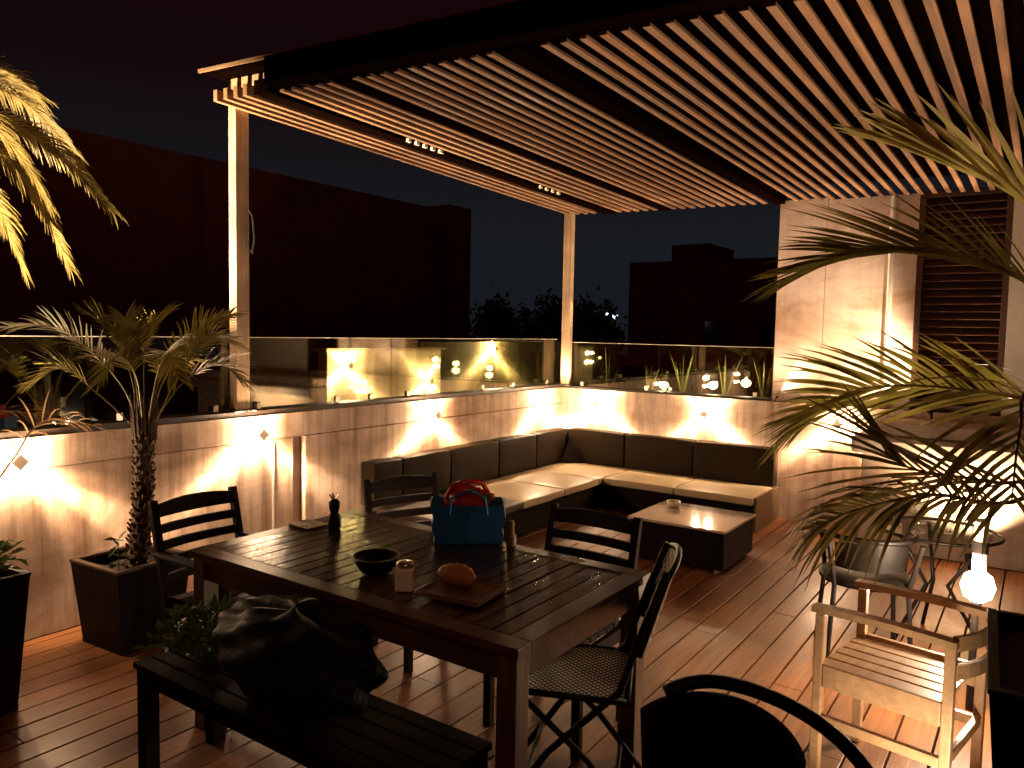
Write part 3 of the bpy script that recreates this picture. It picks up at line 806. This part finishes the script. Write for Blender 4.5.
# --- tall palm beyond the left parapet
tp = thing('tall_palm', 'tall palm beyond the left parapet with bright drooping fronds at the top left', 'palm')
C2 = Vector((1.60, 5.15, 2.62))
m = MB(); palm_trunk(m, (1.45, 5.3, -6.0), C2 - Vector((0, 0, .05)), .16, .10, .03, 60, 5); m.build('trunk', 'trunk', tp)
TF = [
 [C2, (1.95, 5.0, 2.80), (2.32, 5.0, 2.68), (2.62, 4.95, 2.36)],
 [C2, (1.82, 4.95, 2.72), (2.10, 4.9, 2.45), (2.30, 4.85, 1.98)],
 [C2, (1.85, 5.1, 2.98), (2.20, 5.2, 3.00), (2.55, 5.3, 2.76)],
 [C2, (1.70, 4.95, 2.98), (1.92, 4.85, 3.02), (2.12, 4.8, 2.93)],
 [C2, (1.75, 4.9, 2.50), (1.93, 4.85, 2.25), (2.02, 4.8, 1.95)],
 [C2, (1.75, 5.2, 3.10), (1.95, 5.4, 3.28), (2.20, 5.6, 3.20)],
 [C2, (1.72, 4.8, 2.78), (1.90, 4.65, 2.62), (2.05, 4.55, 2.30)],
 [C2, (1.30, 5.0, 2.90), (.95, 4.9, 2.80), (.65, 4.9, 2.40)],
 [C2, (1.30, 5.5, 2.90), (1.0, 5.8, 2.80), (.8, 6.0, 2.40)],
 [C2, (1.5, 5.6, 2.95), (1.6, 6.0, 2.9), (1.7, 6.3, 2.5)],
 [C2, (1.4, 4.8, 2.75), (1.2, 4.6, 2.5), (1.0, 4.5, 2.1)],
 [C2, (1.85, 5.45, 2.85), (2.15, 5.75, 2.7), (2.4, 5.95, 2.3)],
]
for pts in TF:
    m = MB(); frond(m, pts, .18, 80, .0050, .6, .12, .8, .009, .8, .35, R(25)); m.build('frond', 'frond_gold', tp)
# --- low palm at the left edge, on the deck
lp = thing('low_palm', 'low palm just outside the left edge, one pale arching frond crossing the parapet', 'palm')
C3 = Vector((1.42, 4.02, .72))
m = MB(); palm_trunk(m, (1.38, 4.0, 0), C3, .07, .05, .01, 14, 6); m.build('trunk', 'trunk', lp)
for pts in ([C3, (1.66, 4.08, 1.00), (1.74, 4.10, 1.11), (1.83, 4.10, 1.165), (1.97, 4.10, 1.14), (2.17, 4.10, 1.06)], [C3, (1.30, 4.0, 1.05), (1.15, 3.95, 1.12), (.95, 3.9, .98)],
            [C3, (1.42, 3.85, 1.0), (1.36, 3.7, 1.06), (1.25, 3.5, .95)]):
    m = MB(); frond(m, pts, .17, 10, .0040, .8, .30, .8, .007, .5, .35, R(-30)); m.build('frond', 'frond_pink', lp)

# --- big palm at the right edge
taper_pot('planter', 'large dark planter at the bottom right corner holding the big palm', (2.72, -.27), .36, .30, .72, R(3), rimm='pot')
bp = thing('feather_palm', 'big feather palm reaching in from the right edge in front of the shutter', 'palm')
C4 = Vector((2.66, -.20, 1.42))
m = MB(); palm_trunk(m, (2.72, -.27, .66), C4 - Vector((0, 0, .03)), .085, .07, .01, 12, 7); m.build('trunk', 'trunk', bp)
BF = [
 ([(2.600, 0.006, 1.959), (2.680, 0.238, 2.175), (2.750, 0.401, 2.277)], .30, 17, .12, 2.6, 'frond_lit', .60, 40, .10),
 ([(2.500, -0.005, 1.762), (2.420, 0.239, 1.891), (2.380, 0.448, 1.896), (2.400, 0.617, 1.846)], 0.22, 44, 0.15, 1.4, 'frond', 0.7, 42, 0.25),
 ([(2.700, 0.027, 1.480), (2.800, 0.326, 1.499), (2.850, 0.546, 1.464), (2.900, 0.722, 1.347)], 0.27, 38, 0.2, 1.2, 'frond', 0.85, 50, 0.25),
 ([(2.500, 0.013, 1.275), (2.450, 0.174, 1.270), (2.420, 0.295, 1.285), (2.400, 0.359, 1.327)], 0.27, 13, 0.2, 1.2, 'frond_shaded', 0.9, -50, 0.3),
 ([(2.400, 0.031, 1.234), (2.350, 0.235, 1.228), (2.300, 0.425, 1.161), (2.300, 0.525, 1.093)], 0.2, 30, 1.3, 0.5, 'frond_shaded', 0.8, 20, 0.3),
 ([(2.300, 0.014, 1.531), (2.200, 0.038, 1.438), (2.200, 0.045, 1.267)], 0.22, 15, 0.6, 0.3, 'frond_shaded', 0.8, 10, 0.25),
 ([(2.9, -.6, 1.9), (3.1, -.9, 1.9)], .24, 30, .5, .5, 'frond_shaded', .9, 20, .2),
 ([(2.4, -.6, 1.8), (2.2, -.95, 1.7)], .24, 30, .5, .5, 'frond_shaded', .9, 20, .2),
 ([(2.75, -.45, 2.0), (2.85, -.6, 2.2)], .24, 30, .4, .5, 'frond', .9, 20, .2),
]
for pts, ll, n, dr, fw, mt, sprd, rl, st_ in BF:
    m = MB(); frond(m, [C4]+pts, ll*1.25, int(n*1.1), .0068 if mt != 'frond_lit' else .013, dr, st_, sprd, .008, fw, .3, R(rl)); m.build('frond', mt, bp)

# ------------------------------------------------------------------ things on the table
ZT = TZ+.001
bg_ = thing('cool_bag', 'blue rectangular cool bag standing at the far edge of the dining table', 'bag', (2.60, 2.02, ZT), R(-52))
m = MB(); 
def sack(m, w_, d_, h_, tw=1.05, n=6):
    for i in range(n+1):
        z = h_*i/n; f = 1+(tw-1)*i/n; b_ = .006*math.sin(i*1.9)
        for (a, b) in ((-1, -1), (0, -1.04), (1, -1), (1.03, 0), (1, 1), (0, 1.04), (-1, 1), (-1.03, 0)): m.v.append((a*w_/2*f+b_, b*d_/2*f, z))
    for i in range(n):
        for k in range(8): m.f.append((i*8+k, i*8+(k+1) % 8, (i+1)*8+(k+1) % 8, (i+1)*8+k))
    m.f.append(tuple(range(7, -1, -1)))
sack(m, .29, .17, .165, 1.08); o = m.build('bag_body', 'bagblue', bg_)
sm = o.modifiers.new('solid', 'SOLIDIFY'); sm.thickness = .006
m = MB(); m.tube([(-.08, -.10, .13), (-.07, -.105, .20), (0, -.10, .235), (.07, -.105, .20), (.08, -.10, .13)], .006, 6); m.build('handle', 'bagblue', bg_)
rc = thing('red_cloth', 'bright red crumpled cloth bundle poking out of the blue cool bag', 'cloth', (2.615, 2.03, ZT+.12), R(-52))
m = MB(); rnd = random.Random(2)
n1, n2 = 18, 12
for i in range(n2+1):
    for k in range(n1):
        a = 6.283*k/n1; e = math.pi*(i/n2-.5); rr = 1+.16*math.sin(3*a+i)+rnd.uniform(-.07, .07)
        m.v.append((.105*rr*math.cos(a)*math.cos(e), .06*rr*math.sin(a)*math.cos(e), .03+.075*math.sin(e)*rr))
for i in range(n2):
    for k in range(n1): m.f.append((i*n1+k, i*n1+(k+1) % n1, (i+1)*n1+(k+1) % n1, (i+1)*n1+k))
m.build('bundle', 'red', rc, smooth=True)
m = MB(); m.tube([(-.10, 0, .05), (-.07, -.02, .115), (0, -.02, .135), (.06, 0, .12), (.10, .02, .05)], .011, 8); m.build('handle', 'red', rc, smooth=True)
m = MB(); m.box(-.03, .07, -.03, -.015, .02, .10, Matrix.Rotation(R(20), 4, 'Y')); m.build('paper_tag', 'greencloth', rc)

js = thing('glass_jar', 'square frosted glass jar with a shiny lid on the near edge of the table', 'jar', (1.945, 1.785, ZT), R(35))
m = MB(); m.box(-.032, .032, -.032, .032, 0, .082); m.build('jar_body', 'jar', js, bevel=.008)
m = MB(); m.lathe((0, 0, .083), [(.030, 0), (.030, .014), (.012, .018)], 20); m.build('lid', 'steel', js, smooth=True)
bd = thing('serving_board', 'small square wooden serving board right of the glass jar', 'board', (2.02, 1.60, ZT), R(8))
m = MB(); m.box(-.10, .10, -.125, .125, .006, .018); m.build('board', 'boardwood', bd, bevel=.01)
m = MB(); m.tube([(x*.094, y*.118, .020) for x, y in ((-1, -.9), (-.9, -1), (.9, -1), (1, -.9), (1, .9), (.9, 1), (-.9, 1), (-1, .9), (-1, -.9))], .004, 6); m.build('raised_edge', 'boardwood', bd)
br = MB()
for i in range(25):
    pass
pts = []; rs = []
for i in range(15):
    t = i/14; a = R(-60+120*t); pts.append((2.03+.05*math.cos(a)-.02, 1.64+.085*math.sin(a), ZT+.020+.030)); rs.append(.010+.030*math.sin(math.pi*t)**.7*(1+.09*math.cos(i*3.1)))
br.tube(pts, rs, 14); tag(br.build('bread_roll', 'bread', smooth=True), 'curved golden brown bread roll lying on the serving board', 'bread')

bw = thing('dark_bowl', 'round dark bowl on the table left of the glass jar', 'bowl', (2.02, 2.00, ZT))
m = MB(); m.lathe((0, 0, 0), [(.035, 0), (.06, .01), (.085, .05), (.088, .065), (.082, .065), (.05, .02)], 28); m.build('bowl_body', 'blackplastic', bw, smooth=True)
pm = thing('table_ornament', 'dark bottle shaped ornament with a bright tip near the left end of the table', 'ornament', (2.36, 2.60, ZT))
m = MB(); m.lathe((0, 0, 0), [(.025, 0), (.03, .01), (.028, .05), (.018, .07), (.024, .09), (.026, .12), (.012, .135)], 18); m.build('body', 'blackplastic', pm, smooth=True)
for k in range(5):
    a = k*1.256; q = MB(); q.tube([(.008*math.cos(a), .008*math.sin(a), .13), (.022*math.cos(a), .022*math.sin(a), .155)], .004, 6); q.build('petal', 'steel', pm)
tr = MB(); tr.box(2.26, 2.38, 2.66, 2.80, ZT, ZT+.008)
tag(tr.build('small_tray', 'steel', bevel=.003), 'thin small metal tray beside the dark ornament on the table', 'tray')
cup = MB(); cup.lathe((2.60, 1.79, ZT), [(.018, 0), (.022, .012), (.022, .05), (.012, .065), (.012, .11), (.010, .115)], 16)
tag(cup.build('brown_bottle', 'boardwood', smooth=True), 'small brown bottle at the far edge of the table right of the blue bag', 'bottle')

# bag and greens on the bench
gb = MB(); rnd = random.Random(12); n1, n2 = 40, 22
for i in range(n2+1):
    for k in range(n1):
        a = 6.283*k/n1; e = math.pi*(i/n2-.5)
        rr = 1+.10*math.sin(2*a+1)+.07*math.sin(5*a+i*.7)+.05*math.sin(9*a-i*1.1)+rnd.uniform(-.012, .012)
        zz = math.sin(e)*.145*rr
        gb.v.append((1.63+.165*rr*math.cos(a)*math.cos(e)**.6 if i not in (0, n2) else 1.63, 1.98+.40*rr*math.sin(a)*(max(0, math.cos(e))**.6), .428+.15+max(-.148, zz)))
for i in range(n2):
    for k in range(n1): gb.f.append((i*n1+k, i*n1+(k+1) % n1, (i+1)*n1+(k+1) % n1, (i+1)*n1+k))
_bb = gb.build('black_bag', 'blackbag', smooth=True); _sb = _bb.modifiers.new('sub', 'SUBSURF'); _sb.levels = 1; _sb.render_levels = 1
tag(_bb, 'large crumpled black plastic bag lying on the bench', 'bag')
gr = thing('leafy_greens', 'bunch of fresh leafy greens at the left end of the bench', 'vegetables')
m = MB()
for k in range(14): small_leaves(m, (1.62+rnd.uniform(-.09, .09), 2.50+rnd.uniform(-.12, .13), .46+rnd.uniform(0, .09)), 22, .07, .06, rnd)
m.build('leaf_bunch', 'leaf', gr)
m = MB()
for k in range(10): m.tube([(1.62+rnd.uniform(-.05, .05), 2.34, .45), (1.62+rnd.uniform(-.1, .1), 2.62, .47+rnd.uniform(0, .05))], .004, 5)
m.build('stem', 'leaf', gr)

# ------------------------------------------------------------------ side table with glasses and dark chair at right
st = thing('side_table', 'round dark side table with glassware behind the pale armchair', 'table', (4.72, .42, 0))
m = MB(); m.lathe((0, 0, .60), [(.28, 0), (.30, .006), (.30, .018), (.28, .022)], 36); m.build('tabletop', 'clearglass', st)
m = MB(); m.tube([(.30*math.cos(a/32*6.283), .30*math.sin(a/32*6.283), .611) for a in range(33)], .009, 8); m.build('rim', 'darkmetal', st, smooth=True)
for k in range(3):
    a = k*2.094+.3; m = MB(); m.tube([(.26*math.cos(a), .26*math.sin(a), 0), (.06*math.cos(a), .06*math.sin(a), .32), (.24*math.cos(a), .24*math.sin(a), .60)], .011, 8); m.build('leg', 'darkmetal', st, smooth=True)
def tumbler(x, y, label, kind):
    t = thing('wine_glass' if kind else 'tumbler', label, 'glass', (x, y, .623), group='glasses on the side table')
    m = MB()
    if kind: m.lathe((0, 0, 0), [(.033, 0), (.030, .004), (.004, .010), (.004, .075), (.025, .095), (.034, .13), (.028, .17), (.026, .17), (.030, .13), (.02, .10)], 20)
    else: m.lathe((0, 0, 0), [(.028, 0), (.034, .09), (.031, .09), (.026, .01)], 18)
    m.build('glass_body', 'clearglass', t, smooth=True)
tumbler(4.56, .50, 'stemmed wine glass nearest the dark chair on the side table', 1)
tumbler(4.66, .36, 'stemmed wine glass on the near side of the side table', 1)
tumbler(4.80, .52, 'stemmed wine glass at the far side of the side table', 1)
tumbler(4.74, .24, 'short tumbler at the right of the side table', 0)
tumbler(4.60, .62, 'short tumbler at the left of the side table', 0)
tumbler(4.86, .36, 'short tumbler at the far right of the side table', 0)
dc = thing('round_back_chair', 'dark round backed chair beside the side table, behind the pale armchair', 'chair', (4.25, .70, 0), R(-70))
m = MB(); m.lathe((0, 0, .41), [(.05, 0), (.22, .0), (.225, .02), (.21, .035), (.05, .03)], 28); m.build('seat', 'blackplastic', dc, smooth=True)
m = MB(); m.tube([(.23*math.sin(R(q)), -.23*math.cos(R(q)), .66-.0*abs(q)/90) for q in range(-100, 101, 10)], .014, 8); m.build('arm_rail', 'darkmetal', dc, smooth=True)
shell(.645, .50, .215, .225, R(-50), R(50), .01).build('backrest', 'blackplastic', dc)
for x, y in ((-.17, -.17), (.17, -.17), (-.17, .17), (.17, .17)):
    m = MB(); m.tube([(x*1.15, y*1.15, 0), (x, y, .41), (x*1.25, y*1.25 if y < 0 else y*.3, .655)], .012, 8); m.build('leg', 'darkmetal', dc)

# ------------------------------------------------------------------ planting behind the far glass
pl = thing('planter_trough', 'dark planting trough behind the far glass balustrade', 'planter')
m = MB(); m.box(7.30, 7.75, 2.05, 4.5, .2, 1.0); m.build('trough', 'dark', pl)
m = MB(); m.box(7.32, 7.73, 2.07, 4.48, 1.001, 1.015); m.build('soil', 'soil', pl)
rnd = random.Random(21)
def blade_plant(x, y, n, h, label, lean=.35):
    t = thing('blade_plant', label, 'plant', (x, y, 1.015), group='blade leaved plants behind the far glass')
    for k in range(n):
        a = rnd.uniform(0, 6.28); ln = rnd.uniform(.05, lean); hh = h*rnd.uniform(.6, 1.0); w_ = rnd.uniform(.007, .013)
        m = MB(); side = Vector((-math.sin(a*1.7), math.cos(a*1.7), 0)); o = 0
        for j in range(6):
            t_ = j/5; p = Vector((math.cos(a)*ln*hh*t_**1.4+.02*math.cos(a), math.sin(a)*ln*hh*t_**1.4+.02*math.sin(a), hh*t_)); ww = w_*(.7, 1, 1, .9, .6, .05)[j]
            m.v.append(tuple(p-side*ww)); m.v.append(tuple(p+side*ww))
        for j in range(5): m.f.append((2*j, 2*j+1, 2*j+3, 2*j+2))
        m.build('blade', 'snake', t)
blade_plant(7.48, 3.90, 7, .48, 'blade leaved plant behind the far glass nearest the corner post', .6)
blade_plant(7.50, 3.42, 9, .34, 'blade leaved plant second from the corner post behind the far glass', .4)
blade_plant(7.48, 3.04, 9, .48, 'blade leaved plant behind the middle of the far glass, above the left garden light', .35)
blade_plant(7.55, 2.62, 7, .46, 'blade leaved plant between the two right garden lights', .4)
blade_plant(7.50, 2.22, 7, .46, 'blade leaved plant behind the far glass beside the tall concrete wall', .3)
def garden_light(x, y, z, label, p=3.0, aim=(.3, 0, 1)):
    t = thing('garden_light', label, 'lamp', (x, y, 1.015), group='small garden lights behind the far glass')
    m = MB(); m.tube([(0, 0, 0), (0, 0, z-.015-1.015+.0)], .008, 8); m.build('stake', 'darkmetal', t)
    m = MB(); m.lathe((0, 0, z-1.015-.028), [(.006, -.01), (.038, .008), (.048, .03), (.038, .056), (.006, .07)], 14); m.build('bulb', 'bulbdim', t, smooth=True)
    light('POINT', (0, 0, z-1.015+.09), p, t, size=.03)
garden_light(7.42, 3.22, 1.12, 'left of the three small garden lights behind the far glass', 8)
garden_light(7.42, 2.70, 1.15, 'middle of the three small garden lights behind the far glass', 8)
garden_light(7.42, 2.37, 1.19, 'right of the three small garden lights behind the far glass', 8)

# ------------------------------------------------------------------ wall added beyond the left glass in place of its reflections
nw = thing('stand_in_wall', 'pale lit wall added behind the left glass balustrade in place of reflections', 'wall')
m = MB(); m.box(4.72, 6.3, 5.30, 5.42, -6, 1.44); m.build('wall_face', 'facade2', nw); m = MB(); m.box(6.302, 11.0, 5.6, 5.72, -6, 1.52); m.build('rear_face', 'facade3', nw)
m = MB(); m.box(4.68, 6.35, 5.27, 5.45, 1.441, 1.465); m.build('coping', 'facade2', nw)

wall_lamp((4.92, 5.30, 1.31), LX, LO, 'star shaped lamp added on the stand-in wall, seen through the left glass', 2.4)
wall_lamp((6.05, 5.30, 1.12), LX, LO, 'lower star shaped lamp added at the end of the first stand-in wall', 1.6)
wall_lamp((7.60, 5.60, 1.44), LX, LO, 'star shaped lamp on the farther wall beyond the left glass, its beams fanning downward', 5)
# ------------------------------------------------------------------ dark buildings, trees, far lights
bl1 = thing('apartment_building', 'long flat roofed dark building filling the left behind the terrace', 'building')
m = MB(); m.box(-14, 13.8, 12.0, 22, -6, 4.52); m.build('wall', 'facade', bl1)
m = MB(); m.box(13.801, 14.65, 12.4, 20, -6, 3.9); m.build('wing', 'facade', bl1)
m = MB(); m.box(14.66, 15.5, 12.1, 14, -6, 4.72); m.build('stair_tower', 'facade', bl1)
for i in range(7):
    x = -6+i*2.7
    for z in (.2, -2.8):
        m = MB(); m.box(x, x+1.2, 11.975, 11.998, z, z+1.4); m.build('window', 'darkglass', bl1)
bl2 = thing('apartment_building', 'dark block with a small rooftop box behind the far glass balustrade', 'building')
m = MB(); m.box(40, 52, 6, 19.7, -6, 5.7); m.build('wall', 'facade', bl2)
m = MB(); m.box(41, 45, 15.4, 17.6, 5.701, 6.7); m.build('rooftop_box', 'facade', bl2)
for y in range(8, 19, 3):
    for z in (-2, 1.2, 3.6):
        m = MB(); m.box(39.97, 39.998, y, y+1.1, z, z+1.2); m.build('window', 'darkglass', bl2)
def far_tree(x, y, z, r, label, seed):
    t = thing('tree', label, 'tree', group='dark trees on the skyline'); rn = random.Random(seed)
    m = MB(); m.tube([(x, y, -6), (x, y, z-r*.6)], [.25, .12], 8)
    for k in range(5):
        a = k*1.3; m.tube([(x, y, z-r*1.1), (x+r*.6*math.cos(a), y+r*.6*math.sin(a), z-r*.1)], [.09, .03], 5)
    m.build('trunk', 'trunk', t)
    m = MB()
    for c in range(22):
        a = rn.uniform(0, 6.28); e = rn.uniform(-.9, 1.4); rr = r*rn.uniform(.3, .95)
        cc = Vector((x+rr*math.cos(a)*math.cos(e), y+rr*math.sin(a)*math.cos(e), z+rr*math.sin(e)*.75))
        for k in range(60):
            p = cc + Vector((rn.gauss(0, 1), rn.gauss(0, 1), rn.gauss(0, 1)))*r*.16; s = .13
            u = Vector((rn.uniform(-1, 1), rn.uniform(-1, 1), rn.uniform(-1, 1))).normalized()*s; v = u.cross(Vector((rn.uniform(-1, 1), rn.uniform(-1, 1), .3))).normalized()*s*.6
            m.add([p-u, p+v, p+u, p-v], [(0, 1, 2, 3)])
    m.build('crown', 'farleaf', t)
far_tree(26, 19.0, 1.6, 1.6, 'bushy dark tree just right of the stair tower', 1)
far_tree(28, 18.0, 1.5, 1.5, 'dark tree left of the corner post on the skyline', 2)
far_tree(27, 15.6, 2.1, 1.6, 'tallest dark tree, just right of the corner post', 3)
far_tree(32, 17.0, 1.3, 1.2, 'small dark tree beside the distant street light', 4)
for (y, z, r) in ((17.9, 2.6, .07), (17.45, 2.5, .13)):
    m = MB(); m.lathe((34, y, z), [(.02, -r), (r, -r*.3), (r, r*.3), (.02, r)], 10)
    o = m.build('street_light', 'streetlight', smooth=True)
    m = MB(); m.tube([(34, y, -6), (34, y, z-r-.01)], .05, 6); m.build('pole', 'darkmetal', o)
    tag(o, 'larger of the two distant bluish lights among the trees' if r > .1 else 'smaller of the two distant bluish lights among the trees', 'street light', 'distant lights')

# ------------------------------------------------------------------ other lamps: uplights for palms, added fill spots
def spike(label, pos, aim, power, cone=70, col=(1, .72, .46)):
    t = thing('spot_uplight', label, 'lamp', pos, group='garden uplights')
    a = Vector(aim).normalized()
    m = MB(); m.tube([(0, 0, 0), (0, 0, .08)], .01, 8); m.build('stake', 'darkmetal', t)
    m = MB(); m.tube([Vector((0, 0, .08)), Vector((0, 0, .08))+a*.07], [.025, .032], 14); m.build('housing', 'darkmetal', t)
    light('SPOT', Vector((0, 0, .08))+a*.085, power, t, color=col, size=.02, aim=a, cone=cone, blend=.9)
    return t
spike('garden uplight on the parapet aimed at the near pergola post', (1.15, 4.34, WT+.036), (1.9, -.06, 1.25), 2600, 44, (1, .74, .44))
spike('garden uplight outside the left parapet aimed at the crown of the tall palm', (1.45, 4.55, WT-.2), (.35, .50, 1.5), 800, 75, (1, .72, .42))
spike('garden uplight on the deck beside the big palm planter', (3.35, -.42, 0), (-.25, .22, 1), 190, 85)
spike('added fill uplight on the deck at the foot of the masonry counter', (6.2, .35, 0), (.45, .10, 1), 420, 110)  # added to brighten the counter front

spike('added fill uplight on the deck in front of the pale armchair', (2.42, .11, 0), (.62, .38, .42), 30, 100)  # added below the view to light the armchair's near faces
spike('added fill uplight on the masonry counter washing the tall concrete wall', (6.80, .70, 1.001), (.30, .62, .50), 270, 80)  # added behind the fronds to brighten the tall wall
_u = spike('tiny added uplight on the parapet ledge at the foot of the tall concrete wall', (7.105, 1.99, WT+.003), (-.004, -.70, .84), 110, 46); _u.scale = (.35, .35, .35)  # shrunken fixture added to throw a streak up the wall
hl = thing('fill_spotlight', 'added fill spotlight behind the camera, aimed at the dining table', 'lamp', (-.7, -.9, 2.7))  # unseen fill added for the near faces on the table
a_ = (Vector((1.95, 1.70, .75))-Vector((-.7, -.9, 2.7))).normalized()
m = MB(); m.tube([Vector((0, 0, 0)), a_*.09], [.03, .04], 14); m.build('housing', 'darkmetal', hl)
light('SPOT', a_*.11, 32, hl, size=.03, aim=a_, cone=34, blend=1.0)
spike('added fill uplight on the deck lighting the crown of the big feather palm', (3.25, .02, 0), (-.42, .0, 1), 130, 60)  # extra spot added to brighten the right palm
sc.render.engine = 'CYCLES'
sc.cycles.max_bounces = 6; sc.cycles.diffuse_bounces = 2; sc.cycles.transparent_max_bounces = 16
sc.cycles.sample_clamp_indirect = 4
sc.cycles.caustics_reflective = False; sc.cycles.caustics_refractive = False
try: sc.cycles.use_light_tree = True
except Exception: pass
sc.view_settings.view_transform = 'Standard'; sc.view_settings.look = 'None'; sc.view_settings.exposure = 0
